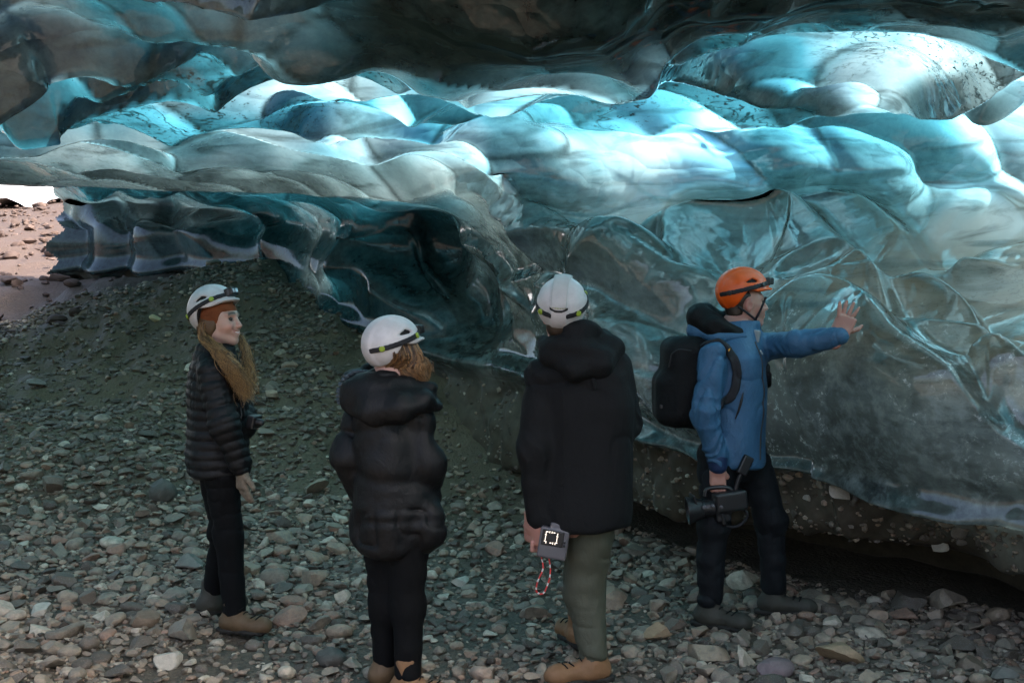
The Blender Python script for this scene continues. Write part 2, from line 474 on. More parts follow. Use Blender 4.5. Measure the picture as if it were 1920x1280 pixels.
nu, nv = P.shape[:2]
ii = np.arange(nu * nv).reshape(nu, nv)
quads = np.stack([ii[:-1, :-1], ii[:-1, 1:], ii[1:, 1:], ii[1:, :-1]], -1)
crow = ROW[:-1, :-1]; cpx = PXC[:-1, :-1]
opening = (cpx < 108 + 10 * np.sin(crow * 9)) & (crow < 4.98)      # the way out at the left has no ice
fN = grid_normals(P)
if (np.sum(fN * NRM, -1)).mean() > 0: quads = quads[..., ::-1]
vn = np.where((np.sum(fN * NRM, -1) < 0)[..., None], -fN, fN).reshape(-1, 3)
ridge = np.exp(-(edge / 0.10) ** 2)
isroof = crow >= 5.0
bigf = np.clip(0.5 + 0.42 * fbm(flat, 1.0, 4, 201), 0, 1)
# shade painted into the ice: dim hollow centres, bright rims, dark ridge lines
qn = np.sqrt(np.clip(q1, 0, 1.4)); e2 = np.sqrt(np.clip(p1, 0, 1.3)) * np.maximum(patch2, topm * .8)
hollow_shade = (.66 + .50 * qn ** 2) * (1 - .62 * np.exp(-(edge / .035) ** 2)) * (1 - .25 * e2 ** 3)
lit_side = ((W - S[idx]) @ np.array([.30, -.60, .70])) / R[idx]      # painted light: each hollow made brighter towards its upper, nearer side
hollow_shade = hollow_shade * np.clip(.80 + .95 * lit_side, .22, 1.5)
hollow_shade = hollow_shade * (1 - .45 * rightwall) + .45 * rightwall
tfin = np.clip(THN.reshape(-1) * (0.50 + 0.50 * sstep(.30, .62, bigf)) * np.clip(hollow_shade, .08, 1.5) + .35 * glowr * sstep(1000, 1150, pxf), 0, 1.1) * (1 - dark_r)  # real thinness mixed with painted hollow shade and rim glow
veilm = sstep(-.12, .28, fbm(flat, 1.7, 3, 231)) * sstep(2.0, 2.3, rs) * sstep(5.6, 4.6, rs) * sstep(700, 1000, pxf); fleckm = sstep(-.15, .20, fbm(flat, .8, 2, 251)) * (sstep(5.4, 6.2, rs) + .25 * sstep(6.2, 5.4, rs))
frostm = sstep(.02, .28, fbm(flat, 1.9, 3, 271)) * sstep(2.05, 2.4, rs) * sstep(4.6, 3.9, rs) * sstep(900, 1150, pxf)
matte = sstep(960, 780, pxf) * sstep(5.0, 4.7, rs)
milk = sstep(3.2, 4.6, rs) * sstep(8.6, 8.0, rs) * sstep(880, 1180, pxf)
ripm = sstep(-.35, .15, fbm(flat, 1.2, 2, 333)) * sstep(2.8, 4.2, rs) * (1 - .7 * rightwall)
matte = np.maximum(matte, topm * sstep(480, 640, pxf))
def ice_part(name, sel):
    f = quads[sel].reshape(-1, 4)
    used, inv = np.unique(f, return_inverse=True)
    me = mesh_np(name, P.reshape(-1, 3)[used], inv.reshape(-1, 4))
    for nm, v in (('thin', tfin), ('row', rs / 12.0), ('big', bigf), ('veilm', veilm), ('fleckm', fleckm), ('frostm', frostm), ('matte', matte), ('milk', milk), ('ripm', ripm)):
        fattr(me, nm, v[used])
    me.normals_split_custom_set_from_vertices(vn[used].tolist())
    return me

def ice_material():
    t = NT('clear_glacier_ice')
    pos = t.pos()
    thin = t.attr('thin'); row = t.attr('row'); big = t.attr('big')
    streak_v = t.n('ShaderNodeMapping', None, Vector=pos, Scale=(1.0, 1.8, 6.0), Rotation=(.25, .35, .3)).outputs[0]
    streak = t.noise(streak_v, 1.3, 4, .55, 1.2)
    # daylight through the ice: less where thick, silty or painted with hollow shade
    silt = t.ramp(streak, [(.32, 0.45), (.50, 1.0)])
    # thin dark silt lines
    ln_v = t.n('ShaderNodeMapping', None, Vector=pos, Scale=(.8, 1.5, 3.4), Rotation=(.4, .2, .5)).outputs[0]
    lnn = t.noise(ln_v, 1.5, 5, .6, .9)
    line = t.ramp(lnn, [(.488, 0.), (.497, .8), (.503, .8), (.512, 0.)])
    line = t.math('SUBTRACT', 1.0, t.math('MULTIPLY', line, t.attr('fleckm')))
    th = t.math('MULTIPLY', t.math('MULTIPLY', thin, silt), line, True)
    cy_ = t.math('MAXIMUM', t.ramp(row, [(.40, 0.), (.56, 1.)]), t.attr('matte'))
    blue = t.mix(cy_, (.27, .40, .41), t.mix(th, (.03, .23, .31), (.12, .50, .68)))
    blue = t.mix(t.ramp(big, [(.50, 0.), (.85, .5)]), blue, (.62, .84, .88))
    # dark flecks of ash and grit
    fl_v = t.n('ShaderNodeMapping', None, Vector=pos, Scale=(7, 10, 16), Rotation=(.3, .5, .6)).outputs[0]
    fl = t.noise(fl_v, 3.6, 3, .65, .3)
    fmask = t.math('MULTIPLY', t.ramp(fl, [(.60, 0.), (.64, 1.)]), t.attr('fleckm'))
    blue = t.mix(fmask, blue, (.012, .02, .025))
    # solid part of the ice: dark clear ice with milky bubble veils
    bub = t.noise(pos, 11, 5, .68, .25)
    veil = t.math('MULTIPLY', t.ramp(bub, [(.46, 0.), (.80, 1.)]), t.attr('veilm'))
    dark = t.mix(t.ramp(bub, [(.32, 0.), (.68, 1.)]), (.010, .014, .012), (.075, .098, .090))
    dark = t.mix(t.math('MULTIPLY', veil, .38), dark, (.45, .56, .56))
    milky = t.math('MULTIPLY', t.attr('milk'), t.ramp(streak, [(.30, .35), (.6, 1.)]))
    dark = t.mix(milky, dark, t.mix(t.ramp(bub, [(.34, 0.), (.66, 1.)]), (.026, .042, .041), (.095, .130, .125)))
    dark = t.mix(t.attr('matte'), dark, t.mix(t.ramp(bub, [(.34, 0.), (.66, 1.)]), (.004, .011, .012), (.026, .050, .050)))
    # frosted bubble clusters
    fz = t.math('MULTIPLY', t.ramp(t.noise(pos, 46, 3, .7, .4), [(.54, 0.), (.62, 1.)]), t.math('MULTIPLY', t.ramp(bub, [(.50, 0.), (.60, 1.)]), t.attr('frostm')))
    dark = t.mix(fz, dark, (.55, .62, .62))
    mudm = t.ramp(row, [(.150, 1.), (.178, 0.)])
    mudc = t.mix(bub, (.016, .013, .009), (.13, .105, .075))
    dark = t.mix(mudm, dark, mudc)
    rip_v = t.n('ShaderNodeMapping', None, Vector=t.n('ShaderNodeMixRGB', {'blend_type': 'ADD'}, Fac=.10, Color1=pos, Color2=t.n('ShaderNodeTexNoise', None, Vector=pos, Scale=3.0, Detail=2.0).outputs['Color']).outputs[0], Scale=(3.2, 6.0, 6.0), Rotation=(0, .25, 0)).outputs[0]
    rip = t.n('ShaderNodeTexVoronoi', {'feature': 'F1'}, Vector=rip_v, Scale=1.0).outputs['Distance']
    rip = t.math('MULTIPLY', t.math('MULTIPLY', rip, rip), t.math('MULTIPLY', t.attr('ripm'), 1.0))
    bmp0 = t.bump(rip, .5, .04)
    bmp = t.n('ShaderNodeBump', None, Strength=.16, Distance=.014, Height=t.noise(pos, 9, 4, .5, .5), Normal=bmp0).outputs[0]
    trans = t.n('ShaderNodeBsdfTranslucent', None, Color=blue, Normal=bmp).outputs[0]
    diff = t.n('ShaderNodeBsdfDiffuse', None, Color=dark, Normal=bmp).outputs[0]
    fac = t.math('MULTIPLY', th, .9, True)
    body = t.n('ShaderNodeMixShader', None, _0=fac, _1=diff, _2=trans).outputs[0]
    rough = t.math('ADD', t.math('MULTIPLY', mudm, .5), t.math('ADD', t.math('MULTIPLY', t.attr('matte'), .10), .032))
    gl = t.n('ShaderNodeBsdfGlossy', None, Color=(.95, .97, 1, 1), Roughness=rough, Normal=bmp).outputs[0]
    fr = t.n('ShaderNodeFresnel', None, IOR=1.58, Normal=bmp).outputs[0]
    fr = t.math('MULTIPLY', fr, t.math('SUBTRACT', 1.0, t.math('MAXIMUM', t.math('MULTIPLY', mudm, .8), t.math('MULTIPLY', t.attr('matte'), .35))))
    return t.surf(t.n('ShaderNodeMixShader', None, _0=fr, _1=body, _2=gl).outputs[0])

M_ICE = ice_material()
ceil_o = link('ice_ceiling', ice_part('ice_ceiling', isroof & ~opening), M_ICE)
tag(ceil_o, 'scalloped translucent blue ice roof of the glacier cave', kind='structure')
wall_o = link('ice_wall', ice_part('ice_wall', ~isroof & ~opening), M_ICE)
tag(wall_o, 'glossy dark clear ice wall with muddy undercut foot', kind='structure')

# ------------------------------------------------------------------ ground: a sheet through surveyed points
GC = [(1180,1000,8.6),(1480,1102,7.4),(1920,1172,6.6),(820,885,10.0),(960,1280,5.6),(1340,1165,6.5),(430,1180,6.4),(740,1302,5.55),
      (0,1280,5.6),(0,1000,8.0),(200,900,9.0),(420,860,9.3),(100,700,11.5),(0,640,13.0),(480,520,13.6),(680,600,12.2),(850,680,11.2),(600,760,10.4),
      (300,560,13.2),(180,585,13.4),(250,700,11.3),(60,560,15.5),(60,480,20.0),(60,420,28.0),(1920,1280,5.5)]
gp = [tuple(at(*c)) for c in GC]
gp += [(-6,0,0),(0,0,0.0),(6,0,0.0),(-6,-8,0),(6,-8,0),(8,7,0),(8,14,0.5),(-12,8,.9),(-14,20,2.0),(-20,34,4.0),(-8,32,4.4),(4,16,1.0),(4,26,3.0),(-4,18,2.2),(-3,-4,0),(3,3,0),(-3,3,0)]
gp = np.array(gp)
def _tps(r2): return np.where(r2 > 1e-12, r2 * np.log(np.maximum(r2, 1e-12)) * 0.5, 0)
def _fit():
    n = len(gp); xy = gp[:, :2]
    K = _tps(((xy[:, None] - xy[None]) ** 2).sum(-1)) + np.eye(n) * 0.15
    Pm = np.concatenate([np.ones((n, 1)), xy], 1)
    A = np.zeros((n + 3, n + 3)); A[:n, :n] = K; A[:n, n:] = Pm; A[n:, :n] = Pm.T
    return np.linalg.solve(A, np.concatenate([gp[:, 2], np.zeros(3)]))
GW = _fit()
def ground_base(x, y):
    x = np.asarray(x, float); y = np.asarray(y, float)
    r = GW[-3] + GW[-2] * x + GW[-1] * y
    for i in range(len(gp)):
        r = r + GW[i] * _tps((x - gp[i, 0]) ** 2 + (y - gp[i, 1]) ** 2)
    return r
def ground_z(x, y):
    x = np.asarray(x, float); y = np.asarray(y, float)
    far = sstep(28, 45, np.hypot(x, y - 8))
    z = ground_base(np.clip(x, -30, 12), np.clip(y, -9, 40)) 
    p = np.stack([x, y, 0 * x], -1)
    bank = sstep(7.5, 10.5, y) * sstep(1.0, -1.5, x)
    z = z + 0.03 * fbm(p, 1.1, 4, 3) + 0.012 * fbm(p, 5.0, 3, 9) + bank * (0.13 * fbm(p, 1.0, 4, 21) + 0.035 * fbm(p, 4, 3, 23))
    return z * (1 - far) + far * (4.5 * sstep(0, 30, y) + 1.2 * fbm(p, .06, 3, 44))
def ground_mesh():
    def axis(lo, hi, fine_lo, fine_hi, step, grow):
        a = list(np.arange(fine_lo, fine_hi, step)); s = step; v = fine_hi
        while v < hi: a.append(v); s *= grow; v += s
        s = step; v = fine_lo - step; b = []
        while v > lo: b.append(v); s *= grow; v -= s
        return np.array(b[::-1] + a)
    xs = axis(-900, 900, -5.0, 3.6, 0.052, 1.13); ys = axis(-300, 1200, 4.6, 14.5, 0.055, 1.12)
    X, Y = np.meshgrid(xs, ys, indexing='ij')
    Z = ground_z(X, Y)
    V = np.stack([X, Y, Z], -1).reshape(-1, 3)
    k = np.arange(len(V)).reshape(X.shape)
    F = np.stack([k[:-1, :-1], k[1:, :-1], k[1:, 1:], k[:-1, 1:]], -1).reshape(-1, 4)
    me = mesh_np('ground', V, F)
    fattr(me, 'bank', (sstep(7.6, 9.6, Y) * sstep(1.2, -.6, X) * sstep(15, 13, Y)).reshape(-1))
    return me
def ground_material():
    t = NT('wet_silt_and_gravel')
    pos = t.pos()
    n1 = t.noise(pos, 2.2, 5, .6); n2 = t.noise(pos, 24, 5, .7); n3 = t.noise(pos, 90, 3, .6)
    c = t.mix(n1, (.028, .022, .015), (.085, .067, .048))
    c = t.mix(t.ramp(n2, [(.35, 0.), (.7, .75)]), c, (.14, .112, .08))
    c = t.mix(t.ramp(n3, [(.30, .5), (.5, 0.)]), c, (.02, .018, .014))
    dry = t.ramp(t.math('MULTIPLY', t.n('ShaderNodeSeparateXYZ', None, Vector=pos).outputs['Y'], .025), [(.33, 0.), (.42, 1.)])
    c = t.mix(t.math('MULTIPLY', dry, .9), c, t.mix(n2, (.035, .020, .015), (.095, .060, .046)))
    c = t.mix(t.math('MULTIPLY', t.attr('bank'), .75), c, t.mix(n1, (.055, .041, .021), (.135, .103, .058)))
    vor = t.n('ShaderNodeTexVoronoi', None, Vector=pos, Scale=42.0).outputs['Distance']
    h = t.math('ADD', t.math('MULTIPLY', t.math('SUBTRACT', 1.0, vor), .6), n2)
    return t.surf(pbsdf(t, Base_Color=c, Roughness=t.ramp(n1, [(.3, .55), (.7, .85)]), Normal=t.bump(h, .7, .02)))
M_GROUND = ground_material()
ground_o = tag(link('ground', ground_mesh(), M_GROUND), 'grey gravel and silt floor rising to a bank on the left', kind='structure')

# snow bank that catches the sun beyond the far opening
def snow_mesh():
    xs = np.linspace(-34, -8, 90); ys = np.linspace(33, 60, 60); X, Y = np.meshgrid(xs, ys, indexing='ij')
    p = np.stack([X, Y, 0 * X], -1)
    Z = ground_z(X, Y) - .5 + 2.6 * sstep(33, 40, Y + 2.0 * vnoise(p, .25, 5)) + .5 * fbm(p, .3, 4, 8) - 2.0 * sstep(52, 60, Y) - 1.5 * sstep(-11, -8, X)
    V = np.stack([X, Y, Z], -1).reshape(-1, 3); k = np.arange(len(V)).reshape(X.shape)
    return mesh_np('snow', V, np.stack([k[:-1, :-1], k[1:, :-1], k[1:, 1:], k[:-1, 1:]], -1).reshape(-1, 4))
t = NT('old_snow'); pos = t.pos()
M_SNOW = t.surf(pbsdf(t, Base_Color=t.mix(t.noise(pos, 1.2, 5, .6), (.62, .62, .64), (.82, .83, .85)), Roughness=.7, Normal=t.bump(t.noise(pos, 4, 5, .6), .4, .1)))
tag(link('snow', snow_mesh(), M_SNOW), 'white snow bank outside the far opening', kind='structure')

# ------------------------------------------------------------------ stones
def ico(sub):
    import bmesh
    bm = bmesh.new(); bmesh.ops.create_icosphere(bm, subdivisions=sub, radius=1.0)
    v = np.array([x.co[:] for x in bm.verts]); f = np.array([[q.index for q in p.verts] for p in bm.faces]); bm.free()
    return v, f
ICO = {k: ico(k) for k in (1, 2, 3)}
def rock_verts(sub, seed, angular):
    r = np.random.default_rng(seed)
    v = ICO[sub][0].copy()
    for _ in range(9 if angular else 4):
        n = r.normal(size=3); n /= np.linalg.norm(n)
        lim = r.uniform(.36, .70) if angular else r.uniform(.72, .9)
        d = v @ n
        v -= np.outer(np.maximum(d - lim, 0) * (.97 if angular else .8), n)
    v *= (1 + .10 * fbm(v + seed * 3.1, 1.3, 2, seed)[:, None])
    if sub >= 3: v *= (1 + .030 * fbm(v + seed, 5.0, 3, seed + 5)[:, None])
    s = np.array([1.0, r.uniform(.65, .95), r.uniform(.42, .72)])
    v = v * s
    return v / np.abs(v[:, :2]).max()
def stone_color_nodes(t, tone):
    pos = t.pos(); ob = t.obj()
    base = t.ramp(tone, [(0.0, (.070, .054, .040)), (.28, (.165, .130, .097)), (.56, (.285, .230, .172)), (.76, (.35, .258, .175)), (.88, (.29, .165, .112)), (.95, (.52, .44, .34))])
    n = t.noise(pos, 30, 5, .65); n2 = t.noise(pos, 160, 3, .6)
    c = t.mix(t.ramp(n, [(.30, .55), (.62, 0.)]), base, (.035, .033, .029))
    c = t.mix(t.ramp(n2, [(.55, 0.), (.72, .45)]), c, (.30, .29, .265))
    return c, n, n2
def stone_material(name, obj_random):
    t = NT(name)
    tone = t.n('ShaderNodeObjectInfo').outputs['Random'] if obj_random else t.attr('tone')
    c, n, n2 = stone_color_nodes(t, tone)
    return t.surf(pbsdf(t, Base_Color=c, Roughness=t.ramp(n, [(.3, .45), (.7, .75)]), Normal=t.bump(t.math('ADD', n, t.math('MULTIPLY', n2, .4)), .45, .012)))
M_STONE = stone_material('river_stone', True); M_GRAVEL = stone_material('gravel_stones', False)

def rubble_material():
    t = NT('reddish_rubble'); pos = t.pos(); n = t.noise(pos, 20, 4, .6)
    c = t.mix(t.attr('tone'), (.045, .026, .020), (.13, .085, .068))
    return t.surf(pbsdf(t, Base_Color=t.mix(n, c, (.05, .03, .024)), Roughness=.8, Normal=t.bump(n, .5, .02)))
M_RUBBLE = rubble_material()
ROCK_ME = []
for k in range(14):
    me = mesh_np('stone', rock_verts(3, 100 + k, k % 5 != 0), ICO[3][1]); me.materials.append(M_STONE)
    me.set_sharp_from_angle(angle=math.radians(27)); ROCK_ME.append(me)

def rock_obj(name, x, y, r, k, rz, parent=None, sink=.30, tilt=(0, 0), squash=1.0, z=None):
    o = link(name, ROCK_ME[k % len(ROCK_ME)], None, parent)
    zz = float(ground_z(x, y)) if z is None else z
    o.location = (x, y, zz + r * .45 * squash * (1 - sink * 1.6)); o.scale = (r, r, r * squash)
    o.rotation_euler = (tilt[0], tilt[1], rz)
    return o
def ground_hit(px, py):
    """where the line of sight through a pixel meets the ground"""
    ys = np.linspace(4.5, 16, 600); p = at(px, py, ys)
    k = np.argmax(p[:, 2] < ground_z(p[:, 0], p[:, 1])) if (p[:, 2] < ground_z(p[:, 0], p[:, 1])).any() else -1
    lo = np.where(p[:, 2] > ground_z(p[:, 0], p[:, 1]))[0]
    above = p[:, 2] > ground_z(p[:, 0], p[:, 1])
    k = np.where(~above)[0][0] if (~above).any() else 0
    return p[k]
NAMED = [  # px, py (foot), half width px, shape, turn, squash, label, tint
 (303,1262,36, 1,0.4,.95,'pale cream angular boulder at the bottom left of the gravel floor'),
 (268,1180,36, 4,1.2,1.1,'large brown grey boulder just left of the smiling woman\'s boots'),
 (345,1075,44, 2,2.2,.85,'wide angular grey block behind the smiling woman\'s legs on the left'),
 (70,1165,30, 7,0.2,1.0,'pale grey stone near the left edge of the gravel floor'),
 (617,1252,38, 5,1.9,.85,'dark flat topped rock left of the tan boots of the woman in the parka'),
 (1580,1250,50, 8,0.1,1.05,'biggest tan boulder on the gravel, right of the guide\'s boots'),
 (1462,1278,46,10,0.7,.75,'purple grey wedge rock at the bottom edge below the guide'),
 (1312,1178,22, 9,1.0,1.1,'round tan cobble in front of the guide\'s left-hand boot'),
 (1236,1205,27,11,2.6,1.4,'upright tan stone between the man in the black coat and the guide'),
 (1822,1262,38,13,1.4,1.0,'brown rounded boulder at the lower right of the gravel floor'),
 (1885,1282,36, 2,0.6,.8,'smooth grey boulder in the bottom right corner'),
 (862,1105,27, 3,0.9,.95,'pale rounded stone to the right of the parka woman\'s knees'),
 (300,945,34, 5,2.0,1.3,'dark slab standing on edge left of the smiling woman\'s hips'),
 (290,610,14,12,0.3,1.2,'small pale yellow stone on the dark bank beside the white helmet'),
 (70,735,24, 6,0.3,.9,'grey boulder half buried in the bank at the left edge'),
 (1770,1040,20, 0,0.3,.9,None),
]
def stone_fixed(name, col):
    t = NT(name); pos = t.pos(); n = t.noise(pos, 26, 5, .65); n2 = t.noise(pos, 150, 3, .6)
    c = t.mix(t.ramp(n, [(.30, .5), (.62, 0.)]), col, tuple(v * .35 for v in col))
    c = t.mix(t.ramp(n2, [(.56, 0.), (.72, .35)]), c, tuple(min(1, v * 1.6) for v in col))
    return t.surf(pbsdf(t, Base_Color=c, Roughness=.68, Normal=t.bump(t.math('ADD', n, t.math('MULTIPLY', n2, .4)), .5, .012)))
TINT = {'pale': (.46, .42, .35), 'brown': (.20, .145, .10), 'grey': (.19, .17, .145), 'dark': (.085, .075, .062), 'tan': (.36, .25, .15), 'purple': (.20, .145, .145), 'yellow': (.50, .42, .25)}
TMAT = {k: stone_fixed(k + '_rock', v) for k, v in TINT.items()}
TKEY = ['pale', 'brown', 'grey', 'pale', 'dark', 'tan', 'purple', 'tan', 'tan', 'brown', 'grey', 'pale', 'dark', 'yellow', 'grey']
named_xy = []
for px, py, hw, k, rz, sq, lab in NAMED:
    if lab is None: continue
    p = ground_hit(px, py - 4)
    r = hw / FPX * p[1]
    o = rock_obj('boulder', p[0], p[1] + r * .5, r, k, rz, sink=.22, squash=sq)
    tag(o, lab, 'stone', 'large loose rocks on the cave floor')
    o.material_slots[0].link = 'OBJECT'; o.material_slots[0].material = TMAT[TKEY[len(named_xy)]]
    named_xy.append((p[0], p[1] + r * .5, r))

# 300 stones that show largest, children of the ground; then the finer gravel
FEET = [(-1.45, 6.4), (-0.53, 5.55), (0.36, 5.62), (1.08, 6.55), (1.42, 6.65), (-1.35, 6.35)]
placed = list(named_xy)
cell = {}
def _key(x, y): return (int(math.floor(x / .3)), int(math.floor(y / .3)))
for q in placed: cell.setdefault(_key(q[0], q[1]), []).append(q)
def free(x, y, r, f):
    kx, ky = _key(x, y)
    for i in (-1, 0, 1):
        for j in (-1, 0, 1):
            for (a, b, c) in cell.get((kx + i, ky + j), ()):
                if (a - x) ** 2 + (b - y) ** 2 < ((c + r) * f) ** 2: return False
    return True
def visible(x, y):
    px, py = project(np.stack([x, y, ground_z(x, y)], -1))
    inside = (px > -30) & (px < 1950) & (py < 1330)
    return inside | ((px > -900) & (px < 2700) & (py < 1600) & (np.sin(x * 913.7 + y * 517.3) > .75))
def wall_y(x):
    return np.interp(x, [-7, -3.5, -2.0, -0.6, .2, .9, 1.68, 2.75, 3.2], [17.2, 14.3, 12.9, 10.5, 9.5, 8.6, 7.5, 6.7, 6.2])
cand = np.stack([rng.uniform(-8.5, 4.2, 110000), 4.0 + 10.4 * rng.random(110000) ** 1.35], -1)
cand = cand[(cand[:, 1] < wall_y(cand[:, 0])) & visible(cand[:, 0], cand[:, 1])]
gz = ground_z(cand[:, 0], cand[:, 1])
patch = fbm(np.stack([cand[:, 0], cand[:, 1] * .6, 0 * gz], -1), .7, 3, 71)
bankm = sstep(8.2, 10.5, cand[:, 1]) * sstep(.6, -1.2, cand[:, 0])
med = []
targets = [(.085, .13, 60), (.06, .085, 300), (.04, .06, 1300), (.024, .04, 5000)]
ci = 0
for lo, hi, n in targets:
    got = 0
    while got < n and ci < len(cand) - 1:
        ci += 1
        x, y = cand[ci]
        r = rng.uniform(lo, hi)
        if r > .04 and bankm[ci] > .35 and rng.random() < .85: continue
        if patch[ci] < -.22 and rng.random() < .85: continue
        if any((x - a) ** 2 + (y - b) ** 2 < (r + .13) ** 2 for a, b in FEET) and r > .028: continue
        if not free(x, y, r, .80): continue
        q = (x, y, r); cell.setdefault(_key(x, y), []).append(q); med.append(q); got += 1
med = np.array(med); mpx = project(np.stack([med[:, 0], med[:, 1], ground_z(med[:, 0], med[:, 1])], -1))
seen = (mpx[0] > -20) & (mpx[0] < 1940) & (mpx[1] < 1310)
order = np.argsort(-(med[:, 2] / med[:, 1]) * np.where(seen, 1, .01))
for k in order[:300]:
    x, y, r = med[k]
    rock_obj('stone', x, y, r, int(rng.integers(0, 14)), rng.uniform(0, 6.28), ground_o, sink=rng.uniform(.05, .35),
             tilt=(rng.normal() * .22, rng.normal() * .22), squash=rng.uniform(.75, 1.25))

def gravel_mesh(name, pts, rr, sub, seed, nvar=24, zs=None, sinkr=(.05, .4)):
    """many stones joined in one mesh, with a tone per stone"""
    r = np.random.default_rng(seed)
    var = np.array([rock_verts(sub, seed * 50 + k, k % 4 != 0) for k in range(nvar)])
    f = ICO[sub][1]; nvx = var.shape[1]; n = len(pts)
    V = var[r.integers(0, nvar, n)].copy()
    tl = r.normal(0, .25, (n, 2)); rz = r.uniform(0, 6.283, n)
    V[..., 2] *= r.uniform(.75, 1.25, n)[:, None]
    # tilt about x and y then turn about z
    cx, sx = np.cos(tl[:, :1]), np.sin(tl[:, :1]); y_, z_ = V[..., 1] * cx - V[..., 2] * sx, V[..., 1] * sx + V[..., 2] * cx
    V[..., 1], V[..., 2] = y_, z_
    c, s = np.cos(rz)[:, None], np.sin(rz)[:, None]; x_, y_ = V[..., 0] * c - V[..., 1] * s, V[..., 0] * s + V[..., 1] * c
    V[..., 0], V[..., 1] = x_, y_
    V *= rr[:, None, None]
    z = (ground_z(pts[:, 0], pts[:, 1]) if zs is None else zs) + rr * .45 * (1 - 1.6 * r.uniform(*sinkr, n))
    V += np.concatenate([pts[:, :2], z[:, None]], 1)[:, None]
    F = (f[None] + (np.arange(n) * nvx)[:, None, None]).reshape(-1, 3)
    me = mesh_np(name, V.reshape(-1, 3), F)
    tn = r.random(n); bk = sstep(8.0, 10.0, pts[:, 1]) * sstep(.8, -1.0, pts[:, 0]) * sstep(14.5, 13.0, pts[:, 1])
    tn = np.where(r.random(n) <   .78 * bk, tn * .34, tn)
    fattr(me, 'tone', np.repeat(tn, nvx))
    me.set_sharp_from_angle(angle=math.radians(30))
    return me
rest = med[order[300:]]
g1 = link('gravel', gravel_mesh('gravel', rest[:, :2], rest[:, 2], 2, 3), M_GRAVEL, ground_o); tag(g1, kind='stuff')
pb = np.stack([rng.uniform(-8.5, 4.2, 120000), 4.0 + 10.7 * rng.random(120000) ** 1.25], -1)
pb = pb[(pb[:, 1] < wall_y(pb[:, 0]) + .2) & visible(pb[:, 0], pb[:, 1])]
pp_ = fbm(np.stack([pb[:, 0], pb[:, 1] * .6, 0 * pb[:, 0]], -1), .7, 3, 71)
bkp = sstep(8.0, 10.0, pb[:, 1]) * sstep(.8, -1.0, pb[:, 0])
pb = pb[((pp_ > -.26) | (rng.random(len(pb)) < .35)) & (rng.random(len(pb)) > .45 * bkp)][:27000]
pr = rng.uniform(.007, .026, len(pb)) * (1 + .25 * sstep(8, 12, pb[:, 1]))
g2 = link('pebbles', gravel_mesh('pebbles', pb, pr, 1, 5, zs=ground_z(pb[:, 0], pb[:, 1])), M_GRAVEL, ground_o); tag(g2, kind='stuff')
# rubble on the slope outside the far opening
ob = np.stack([rng.uniform(-14, -4.5, 2200), rng.uniform(13, 34, 2200)], -1)
ob = ob[(ob[:, 0] < -ob[:, 1] * .30)]
orr = rng.uniform(.03, .16, len(ob)) * (rng.random(len(ob)) ** 2 + .25)
g3 = link('rubble', gravel_mesh('rubble', ob, orr, 2, 9), M_RUBBLE, ground_o); tag(g3, kind='stuff')

# stones frozen into the muddy foot of the ice wall
PX3, PY3 = project(P); rowmask = (ROW > .9) & (ROW < 2.0)
EMB = [(1575,925,24),(1606,930,14),(1634,936,11),(1500,890,10),(1535,905,13),(1512,935,11),(1710,952,18),(1772,972,20),(1742,968,14),(1795,996,18),(1760,1026,17),(1796,1014,14),(1833,1018,16),(1700,1040,8),(1490,965,9),(1470,905,9),(1540,880,9),(1655,905,9),(1640,975,7),(1870,1010,9),(1560,985,7),(1450,925,8),(1690,990,8),(1880,1060,10),(1240,860,7),(1270,900,6),(1215,880,6),(1600,1000,6),(1735,1005,7)]
for px, py, hw in EMB:
    d = (PX3 - px) ** 2 + (PY3 - py) ** 2 + np.where(rowmask, 0, 1e9)
    k = np.unravel_index(np.argmin(d), d.shape); p = P[k]; r = hw / FPX * p[1]
    o = rock_obj('stone', p[0], p[1] - r * .40, r * 1.1, int(rng.integers(0, 14)), rng.uniform(0, 6.28), wall_o, sink=.3, tilt=(rng.normal() * .5, rng.normal() * .5), squash=1.3, z=p[2] - r * .2)
    if hw > 10: o.material_slots[0].link = 'OBJECT'; o.material_slots[0].material = TMAT['pale' if hw % 2 else 'grey'] if hw < 20 else TMAT['pale']

# small stones and grit caught on the muddy foot
ks = np.argwhere((ROW > 1.0) & (ROW < 1.95) & (PX3 > 820) & (PX3 < 1930)); ks = ks[rng.integers(0, len(ks), 800)]
mp = P[ks[:, 0], ks[:, 1]]; mr = rng.uniform(.006, .022, len(mp)) * (1 + .8 * (rng.random(len(mp)) ** 6))
g4 = link('frozen_grit', gravel_mesh('frozen_grit', mp, mr, 1, 13, zs=mp[:, 2] - mr * .3), M_GRAVEL, wall_o); tag(g4, kind='stuff')

